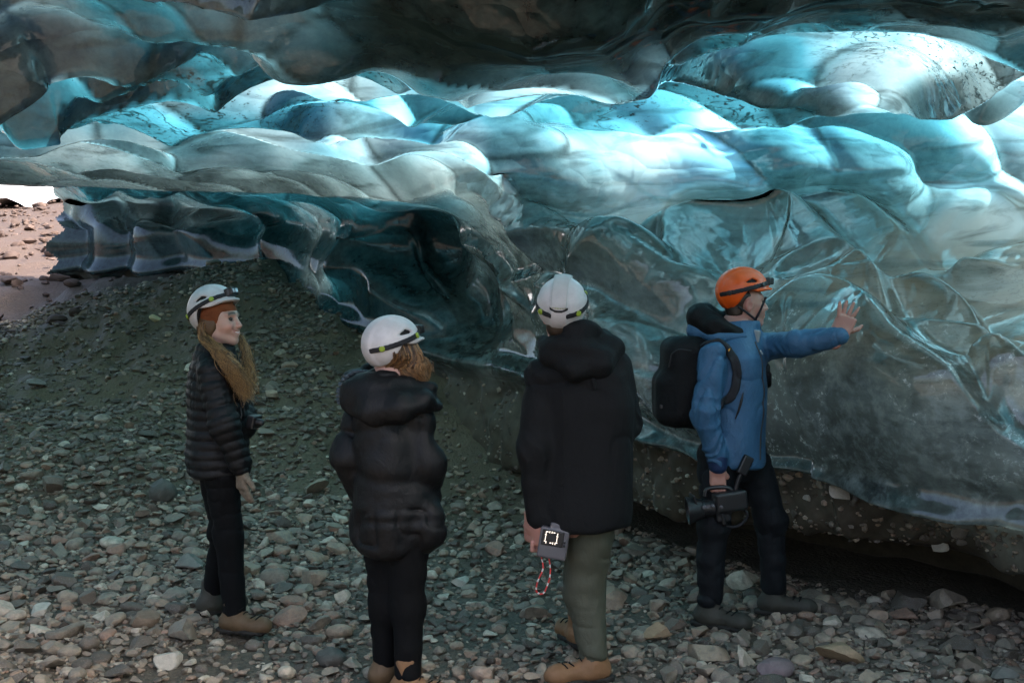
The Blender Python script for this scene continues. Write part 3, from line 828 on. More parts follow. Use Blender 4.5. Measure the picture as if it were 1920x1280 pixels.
# ------------------------------------------------------------------ modelling kit: distance fields meshed with surface nets
def A3(*v): return np.array(v, np.float32)
def seg(p, a, b, r1, r2, squash=None):
    """tapered round limb from a to b"""
    a = np.asarray(a, np.float32); b = np.asarray(b, np.float32); ab = b - a
    t = np.clip(((p - a) @ ab) / (ab @ ab + 1e-9), 0, 1)
    d = p - a - t[..., None] * ab
    return np.sqrt((d * d).sum(-1)) - (r1 + (r2 - r1) * t)
def chain(p, pts, rs, k=0.02):
    d = None
    for i in range(len(pts) - 1):
        s = seg(p, pts[i], pts[i + 1], rs[i], rs[i + 1])
        d = s if d is None else smin(d, s, k)
    return d
def smin(a, b, k):
    h = np.maximum(k - np.abs(a - b), 0) / k
    return np.minimum(a, b) - h * h * k * 0.25
def smax(a, b, k): return -smin(-a, -b, k)
def ell(p, c, r, M=None):
    q = p - np.asarray(c, np.float32)
    if M is not None: q = q @ np.asarray(M, np.float32).T
    r = np.asarray(r, np.float32)
    k0 = np.sqrt(((q / r) ** 2).sum(-1)); k1 = np.sqrt(((q / (r * r)) ** 2).sum(-1)) + 1e-6
    return k0 * (k0 - 1) / k1
def rbox(p, c, half, r, M=None):
    q = p - np.asarray(c, np.float32)
    if M is not None: q = q @ np.asarray(M, np.float32).T
    q = np.abs(q) - (np.asarray(half, np.float32) - r)
    return np.sqrt((np.maximum(q, 0) ** 2).sum(-1)) + np.minimum(q.max(-1), 0) - r
def loft(p, prof, yaw, p_exp=2.4):
    """upright body of changing oval section; prof rows: z, cx, cy, half width, half depth (yaw turns width away from x)"""
    prof = np.array(sorted(prof), np.float32); z = p[..., 2]
    f = lambda k: np.interp(z, prof[:, 0], prof[:, k]).astype(np.float32)
    x = p[..., 0] - f(1); y = p[..., 1] - f(2); c, s = math.cos(yaw), math.sin(yaw)
    u, v = x * c + y * s, -x * s + y * c
    rx, ry = f(3), f(4)
    q = (np.abs(u / rx) ** p_exp + np.abs(v / ry) ** p_exp) ** (1 / p_exp)
    d = (q - 1) * np.minimum(rx, ry)
    return smax(d, np.maximum(prof[0, 0] - z, z - prof[-1, 0]), 0.03)

def snets(fn, lo, hi, h):
    lo = np.asarray(lo, np.float32); hi = np.asarray(hi, np.float32)
    n = np.ceil((hi - lo) / h).astype(int) + 1
    ax = [lo[i] + h * np.arange(n[i], dtype=np.float32) for i in range(3)]
    # coarse pass first, then only the band near the surface
    st = 4; nc = (n + st - 1) // st + 1
    axc = [lo[i] + h * st * np.arange(nc[i], dtype=np.float32) for i in range(3)]
    Fc = fn(np.stack(np.meshgrid(*axc, indexing='ij'), -1).reshape(-1, 3)).reshape(tuple(nc)).astype(np.float32)
    near = np.abs(Fc) < h * 9.0
    ix = [np.minimum((np.arange(n[i]) + st // 2) // st, nc[i] - 1) for i in range(3)]
    g3 = np.ix_(*ix)
    F = Fc[g3].copy(); act = near[g3]
    k3 = np.nonzero(act)
    F[k3] = fn(np.stack([ax[0][k3[0]], ax[1][k3[1]], ax[2][k3[2]]], -1))
    ins = F < 0
    nx, ny, nz = F.shape
    corners = [(i, j, k) for i in (0, 1) for j in (0, 1) for k in (0, 1)]
    cs = lambda A, c: A[c[0]:nx - 1 + c[0], c[1]:ny - 1 + c[1], c[2]:nz - 1 + c[2]]
    cnt = sum(cs(ins, c).astype(np.int8) for c in corners)
    mixed = (cnt > 0) & (cnt < 8)
    ci = np.argwhere(mixed)
    acc = np.zeros((len(ci), 3), np.float32); num = np.zeros(len(ci), np.float32)
    g = lambda c: F[ci[:, 0] + c[0], ci[:, 1] + c[1], ci[:, 2] + c[2]]
    for a in corners:
        for axis in range(3):
            if a[axis]: continue
            b = list(a); b[axis] = 1
            fa, fb = g(a), g(b)
            cr_ = (fa < 0) != (fb < 0)
            t = np.where(cr_, fa / np.where(fa == fb, 1, fa - fb), 0)
            pt = np.tile(np.array(a, np.float32), (len(ci), 1)); pt[:, axis] = t
            acc += pt * cr_[:, None]; num += cr_
    V = lo + h * (ci + acc / np.maximum(num, 1)[:, None])
    idx = -np.ones(mixed.shape, np.int64); idx[mixed] = np.arange(len(ci))
    quads = []
    for axis in range(3):
        o1, o2 = [(1, 2), (2, 0), (0, 1)][axis]
        sl = [slice(None)] * 3; sl[axis] = slice(0, -1); A_ = ins[tuple(sl)]
        sl[axis] = slice(1, None); B_ = ins[tuple(sl)]
        e = np.argwhere(A_ != B_)
        m = (e[:, o1] > 0) & (e[:, o2] > 0) & (e[:, o1] < F.shape[o1] - 1) & (e[:, o2] < F.shape[o2] - 1)
        e = e[m]
        flip = A_[e[:, 0], e[:, 1], e[:, 2]]
        def cell_(d1, d2):
            q = e.copy(); q[:, o1] -= d1; q[:, o2] -= d2
            return idx[q[:, 0], q[:, 1], q[:, 2]]
        q4 = np.stack([cell_(1, 1), cell_(0, 1), cell_(0, 0), cell_(1, 0)], -1)
        q4[~flip] = q4[~flip][:, ::-1]
        quads.append(q4)
    Q = np.concatenate(quads); Q = Q[(Q >= 0).all(1)]
    return V, Q
def relax(V, Q, it=1, f=.5):
    for _ in range(it):
        acc = np.zeros_like(V); n = np.zeros(len(V))
        for a, b in ((0, 1), (1, 2), (2, 3), (3, 0)):
            np.add.at(acc, Q[:, a], V[Q[:, b]]); np.add.at(acc, Q[:, b], V[Q[:, a]])
            np.add.at(n, Q[:, a], 1); np.add.at(n, Q[:, b], 1)
        V = V * (1 - f) + f * acc / np.maximum(n, 1)[:, None]
    return V
def sd_mesh(name, fn, lo, hi, h, smooth=1):
    V, Q = snets(fn, lo, hi, h)
    if smooth: V = relax(V, Q, smooth, .4)
    return V, Q
def join_parts(parts):
    Vs, Fs, o = [], [], 0
    for V, Q in parts:
        Vs.append(V); Fs.append(np.asarray(Q) + o); o += len(V)
    return np.concatenate(Vs), np.concatenate(Fs)
def tube(pts, rad, n=6, closed=False):
    """quad tube along a polyline"""
    pts = np.asarray(pts, float); m = len(pts); rad = np.broadcast_to(np.asarray(rad, float), (m,))
    T = np.gradient(pts, axis=0); T /= np.linalg.norm(T, axis=1, keepdims=True) + 1e-9
    up = np.array([0, 0, 1.0]) if abs(T[:, 2]).mean() < .8 else np.array([1.0, 0, 0])
    N = np.cross(T, up); N /= np.linalg.norm(N, axis=1, keepdims=True) + 1e-9; B = np.cross(T, N)
    a = np.arange(n) / n * 2 * math.pi
    V = pts[:, None] + rad[:, None, None] * (np.cos(a)[None, :, None] * N[:, None] + np.sin(a)[None, :, None] * B[:, None])
    k = np.arange(m * n).reshape(m, n); k2 = np.roll(k, -1, 1)
    F = np.stack([k[:-1], k2[:-1], k2[1:], k[1:]], -1).reshape(-1, 4)
    return V.reshape(-1, 3), F
def bez(pts, n):
    return cr(np.asarray(pts, float), [n] * (len(pts) - 1))
def snap(fn, pts, off=0.0, it=6):
    p = np.asarray(pts, np.float32).copy(); e = .004
    for _ in range(it):
        d = fn(p); gdir = np.stack([fn(p + A3(e, 0, 0)) - fn(p - A3(e, 0, 0)), fn(p + A3(0, e, 0)) - fn(p - A3(0, e, 0)), fn(p + A3(0, 0, e)) - fn(p - A3(0, 0, e))], -1)
        gdir /= np.linalg.norm(gdir, axis=-1, keepdims=True) + 1e-6
        p = p - (d - off)[:, None] * gdir
    return p

class Fig:
    """one thing whose parts are meshed in world coordinates and stored relative to its root"""
    def __init__(self, name, base):
        self.base = np.array(base, float); self.root = empty(name, tuple(base))
    def part(self, name, VQ, mat, parent=None, smooth=True, sharp=None):
        V, Q = VQ
        me = mesh_np(name, V - self.base, Q, smooth); me.materials.append(mat)
        if sharp: me.set_sharp_from_angle(angle=math.radians(sharp))
        return link(name, me, None, parent or self.root)
    def sd(self, name, fn, lo, hi, h, mat, parent=None, smooth=1):
        return self.part(name, sd_mesh(name, fn, lo, hi, h, smooth), mat, parent)

def frame(fwd, tilt=0.0, roll=0.0):
    """rows forward, left, up of a head or object; tilt lifts the nose, roll leans to its left"""
    f = Vector(fwd).normalized(); up = Vector((0, 0, 1)); l = up.cross(f).normalized(); u = f.cross(l)
    q = Quaternion(l, -tilt); f = q @ f; u = q @ u
    q = Quaternion(f, -roll); l = q @ l; u = q @ u
    return np.array([f[:], l[:], u[:]], np.float32)

# ---- materials for people and gear
def cloth(name, col, rough=.6, fold=0.0, sheen=.0, weave=400, spec=.35, var=.25, scale=9):
    t = NT(name); ob = t.obj()
    n = t.noise(ob, scale, 4, .6, .4)
    c = t.mix(n, tuple(v * (1 - var) for v in col), tuple(min(v * (1 + var), 1) for v in col))
    h = t.math('ADD', t.math('ADD', t.math('MULTIPLY', t.noise(ob, 38, 3, .55, .8), .4), t.math('MULTIPLY', t.noise(t.n('ShaderNodeMapping', None, Vector=ob, Scale=(1, 1, .55), Rotation=(.2, .3, 0)).outputs[0], 13, 3, .55, 1.2), 1.2)), t.math('MULTIPLY', t.noise(ob, weave, 2, .5), .12))
    return t.surf(pbsdf(t, Base_Color=c, Roughness=rough, Normal=t.bump(h, .5, .008 + fold), Sheen_Weight=sheen, Sheen_Roughness=.4, Specular_IOR_Level=spec))
def plastic(name, col, rough=.35, dirt=.15, spec=.5):
    t = NT(name); ob = t.obj(); n = t.noise(ob, 22, 5, .65, .3)
    c = t.mix(t.ramp(n, [(.40, dirt), (.62, 0.)]), col, tuple(v * .55 for v in col))
    return t.surf(pbsdf(t, Base_Color=c, Roughness=t.ramp(n, [(.3, rough + .12), (.7, rough)]), Specular_IOR_Level=spec))
def skin(name, col):
    t = NT(name); ob = t.obj()
    red = t.attr('red'); n = t.noise(ob, 26, 4, .6)
    c = t.mix(n, tuple(v * .82 for v in col), col)
    c = t.mix(red, c, (.42, .13, .10))
    c = t.mix(t.attr('brow'), c, (.012, .006, .004))
    return t.surf(pbsdf(t, Base_Color=c, Roughness=.48, Subsurface_Weight=.12, Subsurface_Radius=(.012, .004, .002), Subsurface_Scale=.6, Normal=t.bump(t.noise(ob, 220, 3, .6), .15, .002)))
def hairmat(name, a, b):
    t = NT(name); ob = t.obj()
    tone = t.attr('tone')
    c = t.mix(tone, a, b)
    return t.surf(pbsdf(t, Base_Color=c, Roughness=.42, Specular_IOR_Level=.5))
M_BLACK = cloth('black_nylon', (.0040, .0044, .0052), .7, .002, spec=.22)
M_BLACK2 = cloth('black_puffer_nylon', (.0034, .0038, .0048), .55, .004, spec=.25)
M_COAT = cloth('charcoal_parka_cloth', (.0055, .0060, .0068), .8, .003, spec=.2)
M_LEG = cloth('black_leggings', (.0028, .0031, .0038), .85, spec=.15)
M_NAVY = cloth('dark_navy_trousers', (.0065, .0078, .010), .75, .004, spec=.22)
M_OLIVE = cloth('olive_trousers', (.060, .062, .042), .75, .003)
M_BLUE = cloth('blue_shell_fabric', (.040, .115, .215), .5, .010, var=.22)
M_BLUED = cloth('dark_blue_cuff', (.012, .030, .085), .6)
M_GREYF = cloth('grey_lining', (.25, .27, .28), .7)
M_TAN = cloth('tan_leather', (.20, .105, .050), .6, var=.35)
M_BROWN = cloth('brown_leather', (.10, .062, .032), .6, var=.4)
M_BOOTD = cloth('dark_muddy_leather', (.038, .036, .028), .65, var=.5)
M_SOLE = cloth('rubber_sole', (.022, .020, .017), .8)
M_KNIT = cloth('rust_knit', (.16, .045, .014), .9, weave=160, var=.4)
M_KNITD = cloth('dark_brown_knit', (.022, .013, .008), .9, weave=160, var=.4)
M_GLOVE = cloth('speckled_knit_glove', (.17, .135, .10), .95, var=.75, scale=70)
M_WHITE = plastic('white_helmet_shell', (.55, .53, .54), .32, .25)
M_WHITE2 = plastic('light_grey_helmet_panel', (.43, .43, .43), .4, .2)
M_ORANGE = plastic('orange_helmet_shell', (.80, .105, .010), .30, .2)
M_LINER = plastic('black_foam_liner', (.008, .008, .009), .8, .0)
M_STRAP = cloth('black_webbing', (.012, .0125, .016), .65)
M_LIME = plastic('lime_plastic', (.26, .36, .03), .4, .2)
M_PLBLK = plastic('black_plastic', (.012, .012, .014), .32, .2)
M_LENS = plastic('clear_lens', (.45, .52, .58), .12, 0)
M_GREYPL = plastic('grey_camera_body', (.10, .095, .105), .4, .2)
M_SKIN = skin('skin', (.50, .31, .245)); M_SKIN2 = skin('skin_ruddy', (.50, .26, .20))
M_HAIR = hairmat('brown_blond_hair', (.050, .024, .010), (.46, .27, .105))
M_HAIRR = hairmat('auburn_hair', (.050, .022, .010), (.36, .19, .075))
M_HAIRD = hairmat('short_brown_hair', (.030, .018, .011), (.07, .045, .028))
M_TEETH = plastic('teeth', (.75, .72, .68), .3, 0)
M_EYE = plastic('dark_eye', (.02, .014, .012), .1, 0)
M_RED = plastic('red_cord', (.50, .035, .03), .5, .1); M_CORDW = plastic('white_cord', (.55, .53, .5), .5, .1)
M_PRINTW = plastic('white_print', (.75, .78, .8), .5, 0); M_PRINTO = plastic('orange_print', (.75, .32, .03), .5, 0)

# ---- heads, helmets, boots, hands
def head_field(C, H, smile=0.0, ears=True):
    """C centre between the ears, H rows forward/left/up"""
    L = lambda p: (p - np.asarray(C, np.float32)) @ H.T
    def fn(p):
        q = L(p); qa = q.copy(); qa[..., 1] = np.abs(q[..., 1])
        d = ell(q, (-.012, 0, .035), (.098, .076, .085))
        d = smin(d, ell(q, (.028, 0, -.030), (.066, .061, .086)), .05)
        d = smin(d, seg(qa, A3(.0, .047, -.066), A3(.070, .010, -.102), .019, .018), .035)
        d = smin(d, seg(q, A3(.078, 0, -.104), A3(.070, 0, -.098), .018, .020), .02)
        d = smin(d, ell(qa, (.066, .036, -.034 + .006 * smile), (.026 + .006 * smile, .024, .024)), .03)
        d = smin(d, seg(qa, A3(.092, .006, .034), A3(.078, .046, .034), .009, .009), .02)
        d = smax(d, -ell(qa, (.104, .033, .0095), (.021, .018, .0088)), .014)
        d = smin(d, seg(q, A3(.094, 0, .020), A3(.116, 0, -.026), .007, .0125), .012)
        d = smin(d, ell(qa, (.105, .012, -.029), (.012, .009, .008)), .010)
        d = smin(d, ell(q, (.092, 0, -.060), (.015, .026, .022)), .02)
        w = .024 + .008 * smile
        for s_, r_ in ((-.0545, .0052), (-.070, .0060)):
            d = smin(d, seg(qa, A3(.1035, 0, s_), A3(.090, w, s_ + .010 * smile), r_, .003), .006)
        if smile: d = smax(d, -seg(qa, A3(.113, 0, -.0625), A3(.097, w * .95, -.0625 + .010 * smile), .0068, .003), .003)
        else: d = smax(d, -seg(qa, A3(.113, 0, -.0625), A3(.098, w, -.0625), .0016, .0016), .004)
        d = smin(d, seg(q, A3(-.022, 0, -.040), A3(-.040, 0, -.20), .054, .060), .03)
        if ears:
            e = ell(qa, (-.008, .079, -.008), (.021, .011, .034)); e = smax(e, -ell(qa, (-.002, .092, -.006), (.012, .009, .020)), .006)
            d = smin(d, e, .012)
        return d
    return fn, L
def skin_attrs(me, V, L, smile):
    q = L(np.asarray(V, np.float32)); qa = np.abs(q[:, 1])
    lip = sstep(.010, .004, np.abs(q[:, 2] + .0625 - .010 * smile * (qa / .03) ** 2)) * sstep(.034, .026, qa) * sstep(.086, .094, q[:, 0])
    cheek = .45 * np.exp(-((q[:, 2] + .034) / .025) ** 2 - ((qa - .042) / .022) ** 2) * (q[:, 0] > .03)
    nose = .4 * np.exp(-((q[:, 2] + .026) / .014) ** 2 - (qa / .016) ** 2) * (q[:, 0] > .09)
    ear = .55 * sstep(.074, .082, qa) * (q[:, 0] < .02) * (q[:, 2] < .04)
    fattr(me, 'red', np.clip(.8 * lip + cheek + nose + ear, 0, 1))
    br = np.exp(-((q[:, 2] - .037 - .004 * np.sin(qa * 70)) / .008) ** 2) * sstep(.008, .014, qa) * sstep(.058, .050, qa) * (q[:, 0] > .06)
    lid = np.exp(-((q[:, 2] - .013) / .0035) ** 2) * sstep(.016, .02, qa) * sstep(.052, .046, qa) * (q[:, 0] > .07)
    fattr(me, 'brow', np.clip(.9 * br + .9 * lid, 0, 1))
def rim_u(q):
    f = q[..., 0]
    return .030 + .012 * sstep(.06, .135, f) - .085 * sstep(-.005, -.085, f) + .010 * np.exp(-((f + .0) / .03) ** 2)
def dome(q, grow=0.0): return ell(q, (-.006, 0, .040), (.138 + grow, .116 + grow, .122 + grow))
def helmet_fields(vent=True):
    def shell(p):
        q = p; d = smax(dome(q), -(dome(q) + .011), .004)
        d = np.maximum(d, -dome(q) - .014)
        # raised crown panel
        d = smin(d, smax(dome(q, .006), np.abs(q[..., 1]) - .038, .01), .01) if vent else d
        d = np.maximum(d, -dome(q) - .014)
        d = smax(d, rim_u(q) - q[..., 2], .008)
        # turned-out brim over the brow
        d = smin(d, smax(np.abs(q[..., 2] - .044 - .002) - .006, ell(q, (.012, 0, .045), (.148, .106, .05)), .006) * 1.0 + np.where(q[..., 0] < .05, .05, 0) + np.where(dome(q) < -.011, .05, 0), .008)
        if vent:
            qa = q.copy(); qa[..., 1] = np.abs(q[..., 1])
            for a, b, ra, rb in ((A3(.052, .118, .088), A3(.018, .13, .094), .010, .016), (A3(.0, .13, .088), A3(-.038, .125, .078), .013, .006)):
                d = smax(d, -seg(qa * A3(1, .35, 1), a * A3(1, .35, 1), b * A3(1, .35, 1), ra, rb), .004)
        return d
    def liner(p): return smax(dome(p, -.013), rim_u(p) + .004 - p[..., 2], .006)
    def strap(p):
        c = .052 + .22 * (p[..., 0])                       # low at the nape, high on the brow
        d = np.maximum(np.abs(dome(p) - .002) - .0035, np.abs(p[..., 2] - c) - .0125)
        return d
    return shell, liner, strap
HL, HH = (-.165, -.135, -.07), (.175, .135, .18)
_sh, _li, _st = helmet_fields()
HELM = {'shell': sd_mesh('shell', _sh, HL, HH, .0048, 1), 'liner': sd_mesh('liner', _li, HL, HH, .012, 1), 'strap': sd_mesh('strap', _st, HL, HH, .0042, 0)}
def lamp_parts():
    f0 = .132
    body = sd_mesh('b', lambda p: smin(rbox(p, (.146, 0, .088), (.018, .030, .019), .007), rbox(p, (.128, 0, .086), (.012, .036, .022), .006), .01), (.10, -.06, .05), (.19, .06, .125), .003)
    lens = sd_mesh('l', lambda p: np.minimum(rbox(p, (.163, .010, .089), (.004, .011, .011), .004), rbox(p, (.163, -.014, .089), (.004, .008, .010), .004)), (.15, -.04, .06), (.18, .04, .11), .002)
    return body, lens
LAMP = lamp_parts()
def disc_clip(ang, lift=0.0):
    f, l = math.cos(ang), math.sin(ang)
    c = A3(-.006 + .140 * f, .118 * l, 0); c[2] = .052 + .22 * c[0] + lift
    # push out to the dome
    n = c - A3(-.006, 0, .04); s = 1.0
    for _ in range(20):
        if dome((A3(-.006, 0, .04) + n * s)[None])[0] > .006: s *= .99
        else: s *= 1.006
    c = A3(-.006, 0, .04) + n * s; n = n / np.linalg.norm(n)
    return sd_mesh('c', lambda p: np.maximum(np.sqrt(((p - c) ** 2).sum(-1) + 1e-9) - .0135, np.abs((p - c) @ n) - .006), c - .022, c + .022, .0028)
CLIPS = [disc_clip(a) for a in (.95, -.95, 2.35, -2.35)]
def put_helmet(fig, C, H, shellmat, cliptint, text=None, lamp=True, band=None):
    """helmet worn on a head: shell with liner, strap, clips and headlamp as its pieces"""
    Wd = lambda VQ: (VQ[0] @ H + np.asarray(C), VQ[1])
    hel = fig.part('helmet', Wd(HELM['shell']), shellmat)
    fig.part('liner', Wd(HELM['liner']), M_LINER, hel)
    fig.part('headlamp_strap', Wd(HELM['strap']), M_STRAP, hel)
    for c in CLIPS: fig.part('strap_clip', Wd(c), cliptint, hel)
    if lamp:
        fig.part('headlamp', Wd(LAMP[0]), M_PLBLK, hel); fig.part('headlamp_lens', Wd(LAMP[1]), M_LENS, hel)
    return hel
def boot(fig, ankle, toe_dir, L=.29, mat=M_TAN, up=.13, sole_mat=M_SOLE, pitch=0.0, laces=None):
    """laced walking boot: ankle = point over the heel at ankle height (about 0.12 m up)"""
    a = np.asarray(ankle, float); d = np.array([toe_dir[0], toe_dir[1], 0.0]); d /= np.linalg.norm(d); s = np.array([-d[1], d[0], 0])
    M = np.array([d, s, [0, 0, 1]], np.float32); z0 = a[2] - .115
    O = np.array([a[0], a[1], z0])
    def upper(p):
        q = (p - O.astype(np.float32)) @ M.T
        x = seg(q, A3(-.040, 0, .055), A3(L - .125, 0, .048), .047, .044)
        x = smin(x, seg(q, A3(0, 0, .07), A3(-.004, 0, .115 + up * .45), .052, .055), .05)
        x = smin(x, ell(q, (L - .125, .0, .045), (.062, .050, .044)), .03)
        x = smax(x, .018 - q[..., 2], .006); x = smax(x, q[..., 2] - (.118 + up * .55), .01)
        return x + .003 * vnoise(p, 30, 4).astype(np.float32)
    def sole(p):
        q = (p - O.astype(np.float32)) @ M.T
        w = .050 - .008 * np.exp(-((q[..., 0] - .03) / .035) ** 2)
        x = np.sqrt(np.maximum(np.maximum(np.abs(q[..., 0] - (L / 2 - .098)) - (L / 2 - .045), 0) ** 2 + q[..., 1] ** 2, 1e-9)) - w
        x = smax(x, np.abs(q[..., 2] - .013) - .015, .005)
        tread = np.where((np.sin(q[..., 0] * 150) > .3) & (q[..., 2] < .008), .006, 0)
        return x + tread
    lo, hi = O - .36, O + .36; lo[2] = z0 - .02; hi[2] = z0 + .26
    b = fig.sd('boot', upper, lo, hi, .007, mat)
    fig.sd('sole', sole, lo, hi, .0085, sole_mat, b, 0)
    lc = []
    for k in range(4):
        t0 = .035 + .034 * k
        pts = [O + d * (t0) + s * .030 + np.array([0, 0, .13 - .018 * k]), O + d * (t0 + .012) + np.array([0, 0, .145 - .017 * k]), O + d * (t0) - s * .030 + np.array([0, 0, .13 - .018 * k])]
        lc.append(tube(snap(upper, bez(pts, 5), .002), .0035, 5))
    fig.part('laces', join_parts(lc), M_BLACK if laces is None else laces, b)
    return O[2]
def strands(paths, n, spread, rad, seed, frizz=.008, npt=14):
    """locks of hair: thin tapered tubes following guide paths"""
    r = np.random.default_rng(seed); out = []; tone = []
    for _ in range(n):
        g = paths[r.integers(0, len(paths))]; g2 = paths[r.integers(0, len(paths))]; w = r.random() * .6
        m = min(len(g), len(g2)); base = np.asarray(g)[:m] * (1 - w) + np.asarray(g2)[:m] * w
        L_ = r.uniform(.72, 1.0)
        c = bez(base, 10); c = c[:max(6, int(len(c) * L_))]; u = np.linspace(0, 1, len(c))[:, None]
        off = r.normal(size=3) * spread; ph = r.uniform(0, 6.28, 3); fr = r.uniform(12, 26)
        c = c + off * (.35 + .9 * u) + frizz * u * np.stack([np.sin(fr * u[:, 0] + ph[0]), np.sin(fr * .8 * u[:, 0] + ph[1]), .5 * np.sin(fr * u[:, 0] + ph[2])], -1)
        idx = np.linspace(0, len(c) - 1, npt).astype(int)
        V, F = tube(c[idx], rad * (1 - .85 * np.linspace(0, 1, npt) ** 2) * r.uniform(.6, 1.3), 3)
        out.append((V, F)); tone.append(np.clip(r.normal(.34, .34) + .45 * np.repeat(np.linspace(0, 1, npt), 3) - .12, 0, 1))
    return join_parts(out), np.concatenate(tone)
def finger_chain(p0, dirs, lens):
    pts = [np.asarray(p0, float)]
    for d, l in zip(dirs, lens):
        d = np.asarray(d, float); pts.append(pts[-1] + d / np.linalg.norm(d) * l)
    return pts
def fist_field(W, axis, out, side, s=1.0):
    """hand closed round a bar: W wrist, axis = along forearm towards knuckles, out = back of the hand, side = towards the thumb"""
    W = np.asarray(W, float); a, o, sd = [np.asarray(v, float) / np.linalg.norm(v) for v in (axis, out, side)]
    K = W + a * .085 * s
    segs = [([W, K], [.030 * s, .036 * s])]
    for i, k in enumerate((.030, .010, -.011, -.031)):
        b = K + sd * k * s + o * .008 * s
        segs.append((finger_chain(b, [a * .8 + o * .1, a * .25 - o * 1.0, -a * 1 - o * .25], [.034 * s, .032 * s, .022 * s]), [.0105 * s] * 2 + [.0095 * s, .0085 * s]))
    th = W + a * .03 * s + sd * .028 * s
    segs.append((finger_chain(th, [a * .7 + sd * .6 - o * .4, a * .8 - sd * .3 - o * .7, -sd * .8 + a * .2 - o * .6], [.035 * s, .032 * s, .024 * s]), [.014 * s, .012 * s, .011 * s, .009 * s]))
    def fn(p):
        d = None
        q = (p - W.astype(np.float32)); M = np.array([a, o, sd], np.float32); q = q @ M.T
        d = rbox(q, A3(.052 * s, 0, 0), A3(.046 * s, .019 * s, .042 * s), .018 * s)
        d = smin(d, seg(q, A3(-.04, 0, 0), A3(.02, 0, 0), .030 * s, .029 * s), .02)
        for pts, rs in segs[1:]: d = smin(d, chain(p, pts, rs, .006), .007)
        return d
    return fn
def open_hand_field(W, axis, out, side, s=1.0, spread=.16, bend=.0, thumb=1.0):
    """flat open hand; out = back of the hand, side = towards the thumb"""
    W = np.asarray(W, float); a, o, sd = [np.asarray(v, float) / np.linalg.norm(v) for v in (axis, out, side)]
    K = W + a * .090 * s; ch = []
    for k, ln, sp in ((.030, .074, 1.2), (.010, .083, .35), (-.011, .077, -.45), (-.031, .060, -1.4)):
        b = K + sd * k * s; dr = a + sd * sp * spread
        ch.append((finger_chain(b, [dr - o * bend * .4, dr - o * bend, dr - o * bend * 1.4], [ln * .46 * s, ln * .30 * s, ln * .26 * s]), [.0105 * s, .0098 * s, .0088 * s, .0072 * s]))
    th = W + a * .028 * s + sd * .026 * s
    ch.append((finger_chain(th, [a * .55 + sd * .9, a * .75 + sd * .8 - o * .2, a * .9 + sd * .5 - o * .2], [.036 * s, .032 * s, .026 * s]), [.015 * s, .0125 * s, .011 * s, .0085 * s]))
    M = np.array([a, o, sd], np.float32)
    def fn(p):
        q = (p - W.astype(np.float32)) @ M.T
        d = rbox(q, A3(.050 * s, 0, 0), A3(.050 * s, .015 * s, .042 * s), .014 * s)
        d = smin(d, seg(q, A3(-.05, 0, 0), A3(.02, 0, 0), .028 * s, .026 * s), .02)
        for pts, rs in ch: d = smin(d, chain(p, pts, rs, .005), .007)
        return d
    return fn

# ------------------------------------------------------------------ people
def mk(Y0): return lambda px, py, dy=0.0: at(px, py, Y0 + dy)
def on_ground(p, up=.128):
    p = np.array(p, float); p[2] = float(ground_z(p[0], p[1])) + up; return p
def bbox(pts, m):
    pts = np.array(pts); return pts.min(0) - m, pts.max(0) + m
def fold_noise(p, amp, sx, sz, seed): return (amp * vnoise(p * A3(sx, sx, sz), 1.0, seed)).astype(np.float32)
def crease(p, amp, s, seed, sz=1.0):
    n = np.abs(vnoise(p * A3(1, 1, sz), s, seed)); m = np.clip(.5 + 1.2 * vnoise(p, s * .45, seed + 3), 0, 1)
    return (amp * m * (1 - n) ** 7).astype(np.float32)
def legs_field(legs, wr=.006, k=.05, seed=1):
    def fn(p):
        d = None
        for pts, rs in legs:
            s = chain(p, pts, rs, .05); d = s if d is None else smin(d, s, k)
        return d + fold_noise(p, wr, 9, 18, seed) + crease(p, wr * 2.2, 9, seed + 5, 1.5)
    return fn
def head_part(C, H, smile, ears=True, h=.0036):
    fn, L = head_field(np.asarray(C), H, smile, ears)
    return sd_mesh('head', fn, np.asarray(C) - .22, np.asarray(C) + A3(.19, .19, .15), h, 1), L
def add_body(fig, head, L, smile, core, hands, mat):
    """skin: head, neck, slim core under the clothes and hands, one mesh"""
    parts = [head]
    allp = np.concatenate([np.array(c[0]) for c in core]); lo, hi = bbox(allp, .16)
    def cf(p):
        d = None
        for pts, rs in core:
            s = chain(p, pts, rs, .04); d = s if d is None else smin(d, s, .05)
        return d
    parts.append(sd_mesh('core', cf, lo, hi, .016, 1))
    for fn, c in hands: parts.append(sd_mesh('hand', fn, np.asarray(c) - .19, np.asarray(c) + .19, .0036, 1))
    V, Q = join_parts(parts)
    o = fig.part('body', (V, Q), mat); skin_attrs(o.data, V, L, smile)
    # only the head carries the face marks
    n0 = len(head[0])
    for nm, keep in (('red', .45), ('brow', 0.0)):
        a = np.zeros(len(V), np.float32); o.data.attributes[nm].data.foreach_get('value', a); a[n0:] = keep * .5
        o.data.attributes[nm].data.foreach_set('value', a)
    return o
def eyes(fig, C, H, parent):
    for s in (1, -1):
        c = np.asarray(C) + np.array([.0835, .033 * s, .0085]) @ H
        V, Q = sd_mesh('eye', lambda p: np.sqrt(((p - c.astype(np.float32)) ** 2).sum(-1) + 1e-9) - .0112, c - .02, c + .02, .0025)
        fig.part('eye', (V, Q), M_EYE, parent)
